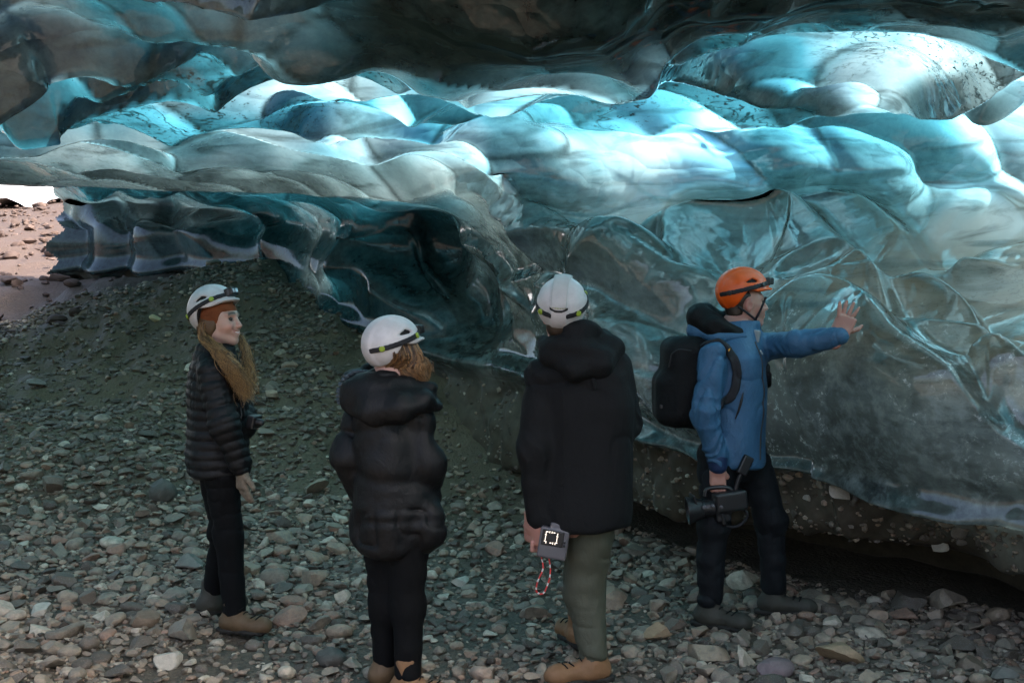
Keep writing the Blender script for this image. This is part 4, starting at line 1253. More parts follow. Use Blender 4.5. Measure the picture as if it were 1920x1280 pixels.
def chin_strap(fig, C, H, hel, R=.086):
    Wd = lambda a: np.array(a, float) @ H + np.asarray(C)
    pcs = []
    for s in (1, -1):
        pcs.append(tube(bez([Wd((.085, .086 * s, .035)), Wd((.055, .080 * s, -.035)), Wd((.035, .060 * s, -.085)), Wd((.045, .03 * s, -.122)), Wd((.050, 0, -.128))], 5), .0065, 6))
        pcs.append(tube(bez([Wd((-.070, .085 * s, -.01)), Wd((-.02, .084 * s, -.045)), Wd((.036, .062 * s, -.085))], 5), .006, 6))
    fig.part('chin_strap', join_parts(pcs), M_STRAP, hel)

# ---------------- the guide in the blue jacket
Y4 = 6.55; J = mk(Y4)
def ice_front(px, py, r=14):
    """depth of the nearest ice seen around a pixel, relative to the guide"""
    m = ((PX3 - px) ** 2 + (PY3 - py) ** 2 < r * r) & (ROW > 1.5) & (ROW < 6)
    return float(P[..., 1][m].min()) - Y4 if m.any() else .3
HY = float(np.clip(ice_front(1592, 600, 22) - .022, -.35, .50))
EY = float(np.clip(min(.14 + .5 * HY, ice_front(1497, 645, 30) - .10, ice_front(1535, 640, 25) - .08), -.30, .35))
aR, aL = on_ground(J(1330, 1120, -.16)), on_ground(J(1450, 1108, .08))
base4 = (float(aR[0] + aL[0]) / 2, float(aR[1] + aL[1]) / 2, float(ground_z((aR[0] + aL[0]) / 2, (aR[1] + aL[1]) / 2)))
G4 = Fig('person', base4); tag(G4.root, 'man in blue jacket and orange helmet, one hand on the ice', 'person', 'visitors in the cave')
H4 = frame((1.0, .16, 0), .03); C4 = J(1397, 570)
hd, L4 = head_part(C4, H4, 0.0)
shR, elR, wrR = J(1338, 668, -.19), J(1322, 775, -.25), J(1345, 866, -.22)
shL, elL, wrL = J(1418, 652, .16), J(1497, 645, EY), J(1566, 632, HY - .055)
neck = J(1384, 612); hip = J(1378, 850)
rh = fist_field(J(1346, 874, -.22), (0.02, 0, -1), (0, -1, 0), (1, 0, 0), 1.02)
lh = open_hand_field(J(1572, 628, HY - .05), (.36, .10, .93), (-.45, -.85, .15), (.86, .05, -.40), 1.05, .22, .0)
hipR, hipL, knR, knL = J(1345, 858, -.10), J(1405, 855, .07), J(1338, 985, -.17), J(1446, 975, .06)
body4 = add_body(G4, hd, L4, 0, [([neck, hip], [.09, .12]), ([shR, elR, wrR], [.05, .042, .030]), ([neck, shL, elL, wrL], [.06, .05, .042, .028]), ([hip, hipR, knR, aR], [.08, .07, .045, .03]), ([hip, hipL, knL, aL], [.08, .07, .045, .03])],
         [(rh, J(1346, 895, -.22)), (lh, J(1585, 605, HY - .03))], M_SKIN2)
eyes(G4, C4, H4, body4)
Wd = lambda a, C=C4, H=H4: np.array(a, float) @ H + np.asarray(C)
def hair4(p):
    q = L4(p); d = ell(q, (-.020, 0, .030), (.101, .079, .088)); d = smin(d, ell(q, (-.055, 0, -.045), (.050, .062, .050)), .03)
    d = smax(d, q[..., 0] - .045 + .25 * np.abs(q[..., 2]), .01); d = smax(d, -ell(q * A3(1, 0, 1), (-.006, 0, -.008), (.026, 1, .040)), .01)
    return d + (.0015 * vnoise(p, 260, 3)).astype(np.float32)
o = G4.sd('hair', hair4, np.asarray(C4) - .16, np.asarray(C4) + .16, .0045, M_HAIRD)
YW4 = math.radians(72)
def z4(py): return float(J(1380, py)[2])
prof4 = [(z4(872), *J(1378, 872)[:2], .205, .160), (z4(800), *J(1380, 800)[:2], .205, .158), (z4(730), *J(1382, 730)[:2], .215, .160), (z4(670), *J(1380, 670)[:2], .215, .150), (z4(640), *J(1380, 640)[:2], .165, .125), (z4(612), *J(1386, 612)[:2], .105, .105), (z4(598), *J(1392, 598)[:2], .088, .092)]
def torso4(p): return loft(p, prof4, YW4)
def sleeve_wr(p, pts, amp, freq):
    """creases running round a sleeve"""
    a, b = np.asarray(pts[0], np.float32), np.asarray(pts[-1], np.float32); u = (p - a) @ ((b - a) / np.linalg.norm(b - a))
    n = vnoise(p, 7, 8); m = np.clip(vnoise(p, 5, 19) * 1.6 + .35, 0, 1)
    return (amp * m * np.abs(np.sin(u * freq * .5 + 6.0 * n))).astype(np.float32)
def jack4(p):
    d = torso4(p)
    r_ = chain(p, [shR, elR, wrR], [.082, .070, .056], .05) + sleeve_wr(p, [shR, wrR], .011, 62)
    l_ = chain(p, [shL, elL, wrL], [.080, .066, .056], .05) + sleeve_wr(p, [shL, wrL], .011, 62)
    d = smin(d, r_, .035); d = smin(d, smin(l_, seg(p, J(1395, 655, .05), shL, .10, .08), .05), .05)
    d = d + fold_noise(p, .011, 7, 5, 31) + crease(p, .020, 9, 32, .8)
    # hollow neck
    return smax(d, -(np.sqrt(((p - J(1396, 590).astype(np.float32)) ** 2).sum(-1)) - .078), .01)
lo, hi = bbox([shR, elR, wrR, elL, wrL, J(1378, 872, .2), J(1378, 872, -.25), J(1300, 700), J(1392, 595)], .13)
G4.sd('jacket', jack4, lo, hi, .0075, M_BLUE)
def hood4(p):
    d = chain(p, [J(1412, 612, .10), J(1365, 602, .13), J(1322, 592, .08), J(1312, 595, -.04), J(1340, 612, -.12), J(1385, 625, -.11)], [.030, .045, .060, .062, .045, .026], .05)
    d = smin(d, ell(p, J(1332, 605), (.085, .12, .06)), .04); d = smax(d, -(np.sqrt(((p - J(1392, 578).astype(np.float32)) ** 2).sum(-1)) - .112), .012)
    return d + fold_noise(p, .009, 16, 20, 41)
hood = G4.sd('hood', hood4, J(1385, 605) - A3(.34, .30, .17), J(1385, 605) + A3(.18, .30, .16), .007, M_BLACK)
def hoodb(p):
    d = chain(p, [J(1395, 630, -.13), J(1345, 632, -.13), J(1305, 618, -.03), J(1312, 612, .09)], [.020, .034, .042, .032], .04)
    return d + fold_noise(p, .005, 16, 20, 42)
G4.sd('hood_hem', hoodb, J(1350, 620) - A3(.24, .25, .12), J(1350, 620) + A3(.20, .25, .12), .007, M_BLUE, hood)
col4 = snap(jack4, bez([J(1404, 606, -.12), J(1416, 612, -.09), J(1424, 622, -.10), J(1414, 634, -.14)], 4), .006)
def flap4(p): return rbox(p, J(1416, 630, -.090), (.026, .012, .034), .010, frame((1, -.6, -.2)))
G4.sd('collar_flap', flap4, J(1420, 620, -.085) - .08, J(1420, 620, -.085) + .08, .004, M_GREYF)
zl = snap(jack4, bez([J(1418, 640, -.13), J(1424, 690, -.14), J(1428, 760, -.14), J(1426, 820, -.14), J(1420, 862, -.14)], 8), .0015)
G4.part('front_zip', tube(zl, .0045, 6), M_PLBLK)
zp = snap(jack4, bez([J(1392, 735, -.19), J(1388, 755, -.19), J(1380, 785, -.19)], 6), .001)
G4.part('pocket_zip', tube(zp, .0075 * np.sin(np.linspace(.25, 2.9, len(zp))), 6), M_PLBLK)
em = snap(jack4, np.array([J(1426 + 2.2 * k, 656 + 2 * (k % 2) + 1.5 * k, -.12) for k in range(5)]), .002)
G4.part('chest_emblem', tube(em, .0045, 5), M_PRINTW)
def cuffR(p): return chain(p, [J(1344, 858, -.22), J(1346, 872, -.22)], [.056, .050], .02)
G4.sd('cuff', cuffR, J(1345, 865, -.22) - .1, J(1345, 865, -.22) + .1, .006, M_BLUED)
cw = (np.asarray(wrL) - np.asarray(elL)); cw /= np.linalg.norm(cw)
G4.sd('cuff', lambda p: seg(p, wrL - cw * .01, wrL + cw * .026, .050, .045), wrL - .09, wrL + .09, .006, M_BLUE)
tr4 = legs_field([([hipR, knR, aR + A3(0, 0, .04)], [.108, .080, .072]), ([hipL, knL, aL + A3(0, 0, .04)], [.108, .082, .070]), ([J(1376, 850), J(1376, 870)], [.14, .12])], .0085, .06, 51)
lo, hi = bbox([hipR, hipL, knR, knL, aR, aL], .16)
G4.sd('trousers', lambda p: tr4(p) + (.009 * np.abs(np.sin(p[..., 2] * 34 + 14 * p[..., 0] + 5 * vnoise(p, 6, 3))) * np.clip(.3 + vnoise(p, 6, 9), 0, 1) * sstep(.85, .45, p[..., 2] - base4[2])).astype(np.float32), lo, hi, .0085, M_NAVY)
boot(G4, aR, (.86, -.50), .30, M_BOOTD); boot(G4, aL, (.98, -.20), .30, M_BOOTD)
hel4 = put_helmet(G4, C4 + A3(-.010, 0, .032), frame((1.0, .16, 0), .02) , M_ORANGE, M_PLBLK)
chin_strap(G4, C4, H4, hel4)

# backpack
BP = Fig('backpack', tuple(J(1268, 790))); tag(BP.root, 'black backpack worn by the man in the blue jacket', 'backpack')
def pack(p):
    d = rbox(p, J(1284, 715, .0), (.125, .165, .245), .085); d = smin(d, rbox(p, J(1252, 745, .0), (.075, .13, .135), .055), .05)
    d = smax(d, -(torso4(p) - .004), .01)
    return d + fold_noise(p, .008, 9, 9, 61)
pk = BP.sd('main_bag', pack, J(1275, 712) - A3(.24, .26, .30), J(1275, 712) + A3(.22, .26, .30), .008, M_BLACK)
sp = bez([J(1316, 640, -.17), J(1348, 640, -.20), J(1370, 660, -.22), J(1382, 700, -.22), J(1372, 745, -.24), J(1348, 775, -.26), J(1310, 782, -.17)], 9)
sp = snap(lambda p: jack4(p), sp[:42], .008)
def strapf(p):
    d = None
    for i in range(0, len(sp) - 3, 3):
        s_ = seg(p, sp[i], sp[i + 3], .024, .024); d = s_ if d is None else np.minimum(d, s_)
    return np.maximum(d, jack4(p) - .014)
lo, hi = bbox(sp, .05)
st = BP.sd('shoulder_strap', strapf, lo, hi, .006, M_STRAP)
sp2 = snap(jack4, bez([J(1330, 645, .12), J(1372, 640, .13), J(1402, 668, .09), J(1410, 710, .05)], 8), .010)
BP.part('shoulder_strap', tube(sp2, .020, 8), M_STRAP)
tk_ = snap(strapf, np.array([J(1367, 655, -.25), J(1370, 658.5, -.25), J(1376, 652, -.25)]), .001)
BP.part('strap_mark', tube(bez(tk_, 3), .0028, 5), M_PRINTO, st)
BP.part('haul_loop', tube(bez([J(1300, 652, -.03), J(1296, 636, 0), J(1300, 652, .03)], 5), .007, 6), M_STRAP)
zb = snap(pack, bez([J(1240, 690, -.20), J(1250, 660, -.22), J(1275, 650, -.22), J(1300, 655, -.22)], 6), .001)
BP.part('pack_zip', tube(zb, .004, 5), M_PLBLK)
BP.part('side_buckle', sd_mesh('b', lambda p: rbox(p, J(1244, 762, -.12), (.02, .012, .012), .004), J(1244, 762, -.12) - .03, J(1244, 762, -.12) + .03, .003), M_PLBLK)

# camera rig in the guide's hand
CM = Fig('camera_rig', tuple(J(1345, 985, -.20))); tag(CM.root, 'black film camera with lens hood held by its handle at the guide\'s thigh', 'camera')
cy = -.24
def P4(px, py, dy=0): return J(px, py, cy + dy)
Mb = frame((1, .15, .12))
CM.sd('camera_body', lambda p: smin(rbox(p, P4(1368, 938), (.085, .050, .052), .014, Mb), rbox(p, P4(1352, 955), (.040, .045, .060), .012, Mb), .01), P4(1365, 942) - .17, P4(1365, 942) + .17, .005, M_PLBLK)
CM.part('handle', join_parts([tube(bez([P4(1322, 930), P4(1326, 917), P4(1346, 913), P4(1368, 915), P4(1374, 926)], 6), .0115, 8)]), M_PLBLK)
ln = CM.sd('lens', lambda p: np.minimum(seg(p, P4(1345, 950), P4(1322, 953), .043, .043), np.abs(seg(p, P4(1335, 951), P4(1331, 951.5), .049, .049))), P4(1335, 950) - .12, P4(1335, 950) + .12, .005, M_PLBLK)
def hoodl(p):
    a, b = P4(1318, 953).astype(np.float32), P4(1288, 957).astype(np.float32); ab = b - a; t_ = ((p - a) @ ab) / (ab @ ab); dd = np.linalg.norm(p - a - np.clip(t_, 0, 1)[..., None] * ab, axis=-1)
    r_ = .044 + .024 * np.clip(t_, 0, 1); return np.maximum(np.maximum(np.abs(dd - r_) - .005, -t_ * .085), (t_ - 1) * .085)
CM.sd('lens_hood', hoodl, P4(1303, 955) - .12, P4(1303, 955) + .12, .0045, M_PLBLK, ln)
CM.part('lens_flag', sd_mesh('f', lambda p: rbox(p, P4(1300, 936), (.006, .05, .030), .003, frame((1, .1, .35))), P4(1300, 936) - .08, P4(1300, 936) + .08, .004), M_PLBLK)
for (px, py, r_) in ((1320, 950, .012), (1336, 948, .009), (1352, 950, .010)):
    c = P4(px, py, -.055).astype(np.float32); CM.part('knob', sd_mesh('k', lambda p: np.maximum(np.linalg.norm((p - c)[..., [0, 2]], axis=-1) - r_, np.abs(p[..., 1] - c[1]) - .012), c - .03, c + .03, .003), M_GREYPL)
CM.part('grip', sd_mesh('g', lambda p: seg(p, P4(1352, 958, -.03), P4(1358, 980, -.03), .021, .017), P4(1355, 968, -.03) - .08, P4(1355, 968, -.03) + .08, .005), M_PLBLK)
CM.part('monitor_arm', tube(bez([P4(1378, 922), P4(1384, 900), P4(1392, 882)], 5), .012, 8), M_PLBLK)
CM.part('monitor', sd_mesh('m', lambda p: rbox(p, P4(1397, 872), (.028, .014, .052), .006, frame((1, .2, -.5))), P4(1397, 872) - .09, P4(1397, 872) + .09, .004), M_PLBLK)
CM.part('carry_strap', tube(bez([P4(1385, 945), P4(1402, 965), P4(1385, 985), P4(1360, 985), P4(1345, 972)], 7), .008, 6), M_STRAP)

# ---------------- the man in the long charcoal coat, seen from behind
Y3 = 5.60; J = mk(Y3)
aN, aF = on_ground(J(1112, 1236, -.05)), on_ground(J(1085, 1180, .42), .15)
base3 = (float(aN[0] + aF[0]) / 2, float(aN[1] + aF[1]) / 2, float(ground_z((aN[0] + aF[0]) / 2, (aN[1] + aF[1]) / 2)))
G3 = Fig('person', base3); tag(G3.root, 'tall man in long charcoal coat and olive trousers seen from behind, white helmet', 'person', 'visitors in the cave')
H3 = frame((.20, .98, 0), .14, -.05); C3 = J(1054, 592, .02)
hd, L3 = head_part(C3, H3, 0.0, h=.0060)
sL, eL, wL = J(1018, 705, .02), J(1005, 845, -.04), J(1010, 965, -.02)
sR, eR, wR = J(1150, 690, .03), J(1172, 795, .10), J(1160, 800, .36)
neck, hip = J(1068, 640, .03), J(1100, 975, .02)
lh3 = fist_field(J(1004, 980, -.02), (.12, .05, -1), (-.9, -.4, 0), (.4, .6, 0), 1.0)
rh3 = fist_field(J(1158, 800, .38), (-.3, 1, 0), (.9, .3, 0), (0, .2, 1), 1.0)
knN, knF = J(1096, 1110, .04), J(1090, 1085, .30)
add_body(G3, hd, L3, 0, [([neck, hip], [.09, .12]), ([sL, eL, wL], [.05, .042, .03]), ([sR, eR, wR], [.05, .042, .03]), ([hip, knN, aN], [.07, .045, .03]), ([J(1095, 970, .12), knF, aF], [.06, .04, .03])],
         [(lh3, J(1005, 1000, -.02)), (rh3, J(1158, 800, .42))], M_SKIN2)
G3.sd('hair', lambda p: smax(smin(ell(L3(p), (-.020, 0, .030), (.101, .079, .088)), ell(L3(p), (-.055, 0, -.045), (.050, .062, .055)), .03), L3(p)[..., 0] - .03, .01), np.asarray(C3) - .16, np.asarray(C3) + .16, .006, M_HAIRD)
zz = lambda py: float(J(1100, py)[2])
prof3 = [(zz(990), *J(1098, 990, .02)[:2], .205, .165), (zz(960), *J(1100, 960, .02)[:2], .212, .172), (zz(860), *J(1104, 860, .02)[:2], .212, .165), (zz(760), *J(1100, 760, .02)[:2], .215, .160), (zz(700), *J(1088, 700, .02)[:2], .205, .145), (zz(668), *J(1080, 668, .02)[:2], .150, .115), (zz(640), *J(1072, 640, .02)[:2], .095, .09)]
def coat3(p):
    d = loft(p, prof3, -.12)
    d = smin(d, chain(p, [sL, eL, wL], [.088, .080, .066], .05) + sleeve_wr(p, [sL, wL], .010, 48), .03)
    d = smin(d, chain(p, [sR, eR, wR], [.088, .078, .060], .05) + sleeve_wr(p, [sR, wR], .010, 48), .03)
    return d + fold_noise(p, .010, 6, 3, 71) + crease(p, .014, 8, 72, .6)
lo, hi = bbox([sL, eL, wL, sR, eR, wR, J(1098, 990, .2), J(1098, 990, -.2), J(1072, 635)], .14)
G3.sd('coat', coat3, lo, hi, .0085, M_COAT)
def hood3(p):
    d = ell(p, J(1088, 655, -.06), (.150, .105, .062), frame((1, 0, -.25)))
    d = smin(d, chain(p, [J(1022, 640, .06), J(1030, 665, -.06), J(1075, 692, -.13), J(1125, 685, -.11), J(1148, 655, .0), J(1130, 630, .09)], [.035, .045, .050, .050, .045, .035], .04), .05)
    d = smin(d, ell(p, J(1083, 618, -.01), (.11, .10, .055)), .05); d = smax(d, -(ell(p, J(1056, 590, .03), (.118, .125, .13))), .012)
    return d + fold_noise(p, .008, 10, 22, 75)
hd3 = G3.sd('hood', hood3, J(1085, 655) - A3(.26, .26, .17), J(1085, 655) + A3(.26, .24, .16), .0075, M_COAT)
tb = snap(coat3, bez([J(1112, 702, -.2), J(1114, 715, -.2), J(1117, 728, -.2)], 4), .003)
G3.part('back_tab', tube(tb, [.012] * len(tb), 6), M_COAT)
hs = snap(coat3, bez([J(1047, 720, -.2), J(1046, 800, -.2), J(1048, 900, -.2), J(1046, 975, -.2)], 8), -.001)
G3.part('side_seam', tube(hs, .0035, 5), M_BLACK)
trN = legs_field([([J(1112, 975, .0), knN, aN + A3(0, 0, .02)], [.115, .090, .070])], .008, .05, 81)
lo, hi = bbox([J(1112, 975, 0), knN, aN], .15)
G3.sd('trousers', lambda p: smin(trN(p), chain(p, [J(1095, 970, .12), knF, aF + A3(0, 0, .04)], [.11, .08, .060], .05), .03) + (.009 * np.abs(np.sin(p[..., 2] * 18 + p[..., 0] * 26 + 4 * vnoise(p, 5, 3))) * np.clip(.25 + vnoise(p, 6, 9), 0, 1)).astype(np.float32), *bbox([J(1112, 975, 0), knN, aN, knF, aF], .15), .0085, M_OLIVE)
boot(G3, aN, (-.92, -.30), .30, M_TAN, up=.09); boot(G3, aF, (-.35, .9), .29, M_TAN)
hel3 = put_helmet(G3, C3 + A3(0, 0, .020), frame((.16, .98, 0), .30, -.05), M_WHITE, M_LIME)
Hh3, Ch3 = frame((.16, .98, 0), .30, -.05), C3 + A3(0, 0, .020)
Wh = lambda a: np.array(a, float) @ Hh3 + np.asarray(Ch3)
pan = sd_mesh('panel', lambda p: smax(np.abs(dome(p, .0075)) - .0045, np.maximum(np.abs(p[..., 1]) - .036 - .06 * np.maximum(p[..., 0] + .05, 0), np.maximum(.060 - p[..., 2], p[..., 0] - .05)), .003), HL, HH, .0036)
G3.part('crown_panel', (pan[0] @ Hh3 + np.asarray(Ch3), pan[1]), M_WHITE2, hel3)
rv = sd_mesh('v', lambda p: np.maximum(np.abs(dome(p, .004)) - .0035, np.maximum(np.abs(p[..., 2] - .046 - .9 * p[..., 1] ** 2 * 8) - .0065, np.maximum(np.abs(p[..., 1]) - .042, p[..., 0] + .05))), HL, HH, .0032)
G3.part('rear_vent', (rv[0] @ Hh3 + np.asarray(Ch3), rv[1]), M_LINER, hel3)
tx = sd_mesh('t', lambda p: np.maximum(np.maximum(np.abs(dome(p, .010)) - .002, np.abs(p[..., 2] - .062 - 3 * p[..., 1] ** 2) - .0032), np.maximum(np.where(np.sin(p[..., 1] * 560) > -.35, np.abs(p[..., 1]) - .034, .01), p[..., 0] + .05)), HL, HH, .0028)
if len(tx[1]): G3.part('printed_lettering', (tx[0] @ Hh3 + np.asarray(Ch3), tx[1]), M_LIME, hel3)

# his camera with the lit screen
CA = Fig('camera', tuple(J(1037, 1050, -.10))); tag(CA.root, 'grey camera with a lit dashed square on its screen in the man\'s hand', 'camera')
Mc = frame((.99, -.12, -.16), 0, .0); cc = J(1038, 1017, -.10)
Lc = lambda a: np.array(a, float) @ Mc + cc
CA.sd('camera_body', lambda p: smin(rbox(p, cc, (.066, .030, .070), .010, Mc), rbox(p, Lc((.0, 0, .078)), (.026, .024, .016), .007, Mc), .006), cc - .13, cc + .13, .0042, M_GREYPL)
sc_o = CA.part('screen', sd_mesh('s', lambda p: rbox(p, Lc((-.006, -.0305, .026)), (.050, .003, .036), .002, Mc), cc - .12, cc + .12, .0034, 0), M_PLBLK)
t = NT('lit_display'); M_LIT = t.surf(t.n('ShaderNodeEmission', None, Color=(1, .86, .74, 1), Strength=.55).outputs[0])
ds = []
bx_v = np.array([(-1, -1, -1), (1, -1, -1), (1, 1, -1), (-1, 1, -1), (-1, -1, 1), (1, -1, 1), (1, 1, 1), (-1, 1, 1)], float); bx_f = np.array([(0, 3, 2, 1), (4, 5, 6, 7), (0, 1, 5, 4), (1, 2, 6, 5), (2, 3, 7, 6), (3, 0, 4, 7)])
for k in range(20):
    a = k / 20 * 4; s_, u = int(a), (a % 1) * 2 - 1 + .2
    x, z = [(u, 1), (1, -u), (-u, -1), (-1, u)][s_]
    if k in (4, 13): continue
    w_, h_ = (.0016, .0048) if (k % 3) else (.0042, .0020)
    ds.append((Lc(np.array([-.012 + x * .026, -.0345, .028 + z * .024]) + bx_v * np.array([w_, .0008, h_])), bx_f))
tag(CA.part('display_marks', join_parts(ds), M_LIT, sc_o, smooth=False), kind='stuff')
CA.part('lens', sd_mesh('l', lambda p: seg(p, Lc((.0, .03, -.005)), Lc((0, .09, -.005)), .034, .036), Lc((0, .06, 0)) - .10, Lc((0, .06, 0)) + .10, .006), M_PLBLK)
for k, z in enumerate((-.035, -.050)):
    c = Lc((.050, -.031, z + .05)); CA.part('button', sd_mesh('b', lambda p: np.linalg.norm(p - c.astype(np.float32), axis=-1) - .006, c - .012, c + .012, .0025), M_PLBLK)
cord = bez([Lc((-.045, 0, -.07)), J(1018, 1065, -.10), J(1008, 1090, -.11), J(1006, 1108, -.11), J(1018, 1112, -.11), J(1028, 1092, -.10), J(1032, 1070, -.10), Lc((-.01, 0, -.07))], 8)
rd, wh = [], []
for i in range(0, len(cord) - 2, 2): (rd if (i // 2) % 3 != 1 else wh).append(tube(cord[i:i + 3], .0042, 6))
cd = CA.part('wrist_cord', join_parts(rd), M_RED); tag(CA.part('white_fleck', join_parts(wh), M_CORDW, cd), kind='stuff')

# ---------------- the woman in the black parka, hands in her pockets
Y2 = 5.55; J = mk(Y2)
a1, a2 = on_ground(J(722, 1250, .08)), on_ground(J(765, 1262, -.06))
base2 = (float(a1[0] + a2[0]) / 2, float(a1[1] + a2[1]) / 2, float(ground_z((a1[0] + a2[0]) / 2, (a1[1] + a2[1]) / 2)))
G2 = Fig('person', base2); tag(G2.root, 'woman in a bulky black hooded parka, hands in pockets, face turned away', 'person', 'visitors in the cave')
H2 = frame((.80, .60, 0), -.02); C2 = J(742, 662)
hd, L2 = head_part(C2, H2, 0.0, ears=False, h=.0060)
s1, e1, w1 = J(680, 752, .06), J(652, 858, .02), J(680, 925, .10)
s2, e2, w2 = J(772, 752, -.04), J(800, 868, -.05), J(800, 945, .04)
neck, hip = J(735, 700), J(742, 985)
k1, k2 = J(722, 1135, .05), J(765, 1135, -.02)
add_body(G2, hd, L2, 0, [([neck, hip], [.085, .12]), ([s1, e1, w1], [.045, .038, .03]), ([s2, e2, w2], [.045, .038, .03]), ([hip, J(722, 1010, .05), k1, a1], [.07, .06, .04, .03]), ([hip, J(764, 1010, -.03), k2, a2], [.07, .06, .04, .03])], [], M_SKIN)
zz = lambda py: float(J(740, py)[2])
prof2 = [(zz(1042), *J(744, 1042)[:2], .150, .145), (zz(1020), *J(744, 1020)[:2], .178, .168), (zz(960), *J(744, 960)[:2], .190, .18), (zz(880), *J(738, 880)[:2], .172, .165), (zz(800), *J(730, 800)[:2], .170, .155), (zz(745), *J(728, 745)[:2], .168, .14), (zz(712), *J(730, 712)[:2], .140, .12), (zz(690), *J(735, 690)[:2], .10, .10)]
def parka(p):
    d = loft(p, prof2, .55)
    d = smin(d, chain(p, [s1, e1, w1], [.074, .074, .064], .05), .025)
    d = smin(d, chain(p, [s2, e2, w2], [.078, .080, .068], .05), .025)
    d = smin(d, ell(p, J(800, 985, -.06), (.098, .10, .12)), .03); d = smin(d, ell(p, J(690, 985, .05), (.09, .10, .11)), .04)
    z = p[..., 2] - base2[2]
    q = .5 + .5 * np.cos(z * 2 * math.pi / .20 + 2.2 * vnoise(p, 3.2, 5))
    return d + (.009 * q ** 6).astype(np.float32) + fold_noise(p, .009, 8, 9, 91) + crease(p, .017, 9, 92, 1.3)
lo, hi = bbox([s1, e1, w1, s2, e2, w2, J(744, 1042, .15), J(744, 1042, -.15), J(800, 985, -.06), J(735, 690)], .15)
G2.sd('parka', parka, lo, hi, .0085, M_BLACK2)
def hood2(p):
    d = chain(p, [J(690, 700, .12), J(662, 722, .06), J(665, 752, -.05), J(700, 770, -.14), J(752, 765, -.16), J(792, 752, -.12), J(818, 765, -.08)], [.040, .050, .058, .058, .055, .046, .022], .05)
    d = smin(d, ell(p, J(715, 728, -.05), (.155, .12, .075), frame((1, 0, -.1))), .06)
    d = smin(d, chain(p, [J(770, 722, -.06), J(800, 735, -.04), J(822, 762, -.05)], [.045, .040, .015], .04), .03)
    d = smax(d, -ell(p, J(742, 655, .03), (.125, .125, .13)), .015)
    return d + fold_noise(p, .010, 12, 22, 95)
hd2 = G2.sd('hood', hood2, J(735, 735) - A3(.28, .30, .18), J(735, 735) + A3(.27, .26, .17), .0075, M_BLACK2)
ru = bez([J(688, 694, .02), J(664, 706, .0), J(645, 730, -.02), J(636, 758, -.03)], 9); ru = snap(hood2, ru, .004)
rv_ = []
for k in range(0, len(ru) - 1, 2): c = ru[k]; rv_.append(sd_mesh('r', lambda p: ell(p, c, (.016, .018, .011)) + (.003 * vnoise(p, 90, 4)).astype(np.float32), c - .03, c + .03, .005))
G2.part('hood_ruffle', join_parts(rv_), cloth('blue_grey_trim', (.045, .06, .075), .6), hd2)
lg2 = legs_field([([J(722, 1010, .05), k1, a1], [.105, .070, .058]), ([J(764, 1010, -.03), k2, a2], [.105, .075, .060])], .004, .03, 98)
G2.sd('leggings', lg2, *bbox([J(722, 1010, .05), J(764, 1010), k1, k2, a1, a2], .13), .009, M_LEG)
boot(G2, a1, (.75, .55), .26, M_BROWN, up=.17); boot(G2, a2, (.92, -.30), .26, M_TAN, up=.15)
put_helmet(G2, C2 + A3(-.012, 0, .006), frame((.80, .60, 0), .10), M_WHITE, M_LIME)
gd = []
for s in np.linspace(-1, 1, 7):
    gd.append(np.array([C2 + np.array([.045, .052 * s, .030]) @ H2, C2 + np.array([.085, .062 * s, -.03]) @ H2, J(792 + 9 * s, 672 + 6 * s, .02 + .06 * s), J(800 + 6 * s, 695, .01 + .05 * s), J(790 + 4 * s, 712, .0 + .04 * s)]))
gd.append(np.array([C2 + np.array([.02, -.08, .02]) @ H2, C2 + np.array([.045, -.09, -.04]) @ H2, J(770, 690, -.04), J(785, 706, -.04), J(790, 722, -.04)]))
gd.append(np.array([C2 + np.array([-.01, -.085, .0]) @ H2, C2 + np.array([.0, -.09, -.05]) @ H2, J(752, 694, -.07), J(770, 708, -.07), J(782, 720, -.05)]))
for f in np.linspace(-.075, .075, 8):
    gd.append(np.array([C2 + np.array([f, -.082 + .35 * max(f, 0) * f / .075, .045]) @ H2, C2 + np.array([f + .012, -.094, -.020]) @ H2, J(755 + 420 * f, 690, -.06), J(776 + 260 * f, 704, -.05), J(786 + 130 * f, 716, -.04)]))
hv, ht = strands(gd, 1000, .007, .0033, 21, .006)
o = G2.part('hair', hv, M_HAIRR); fattr(o.data, 'tone', ht)

# ---------------- the smiling woman in the black puffer jacket
Y1 = 6.40; J = mk(Y1)
a1, a2 = on_ground(J(440, 1140, -.06)), on_ground(J(398, 1118, .16))
base1 = (float(a1[0] + a2[0]) / 2, float(a1[1] + a2[1]) / 2, float(ground_z((a1[0] + a2[0]) / 2, (a1[1] + a2[1]) / 2)))
G1 = Fig('person', base1); tag(G1.root, 'smiling woman with long curly hair, black puffer jacket and white helmet', 'person', 'visitors in the cave')
H1 = frame((.94, -.34, 0), .06); C1 = J(413, 603)
hd, L1 = head_part(C1, H1, 1.0, ears=False, h=.0032)
s1, e1, w1 = J(398, 698, -.14), J(420, 795, -.21), J(452, 872, -.17)
s2, e2, w2 = J(428, 692, .14), J(452, 780, .10), J(462, 800, -.02)
neck, hip = J(404, 650), J(408, 880)
k1, k2 = J(428, 1005, -.05), J(418, 1000, .08)
gl = open_hand_field(J(454, 880, -.17), (.10, -.02, -1), (-.75, -.65, 0), (.62, -.75, .0), .98, .05, .40)
body1 = add_body(G1, hd, L1, 1.0, [([neck, hip], [.07, .07]), ([s1, e1, w1], [.045, .038, .03]), ([s2, e2, w2], [.045, .038, .03]), ([hip, J(418, 885, -.06), k1, a1], [.045, .045, .035, .028]), ([hip, J(410, 885, .07), k2, a2], [.045, .045, .035, .028])], [], M_SKIN)
eyes(G1, C1, H1, body1)
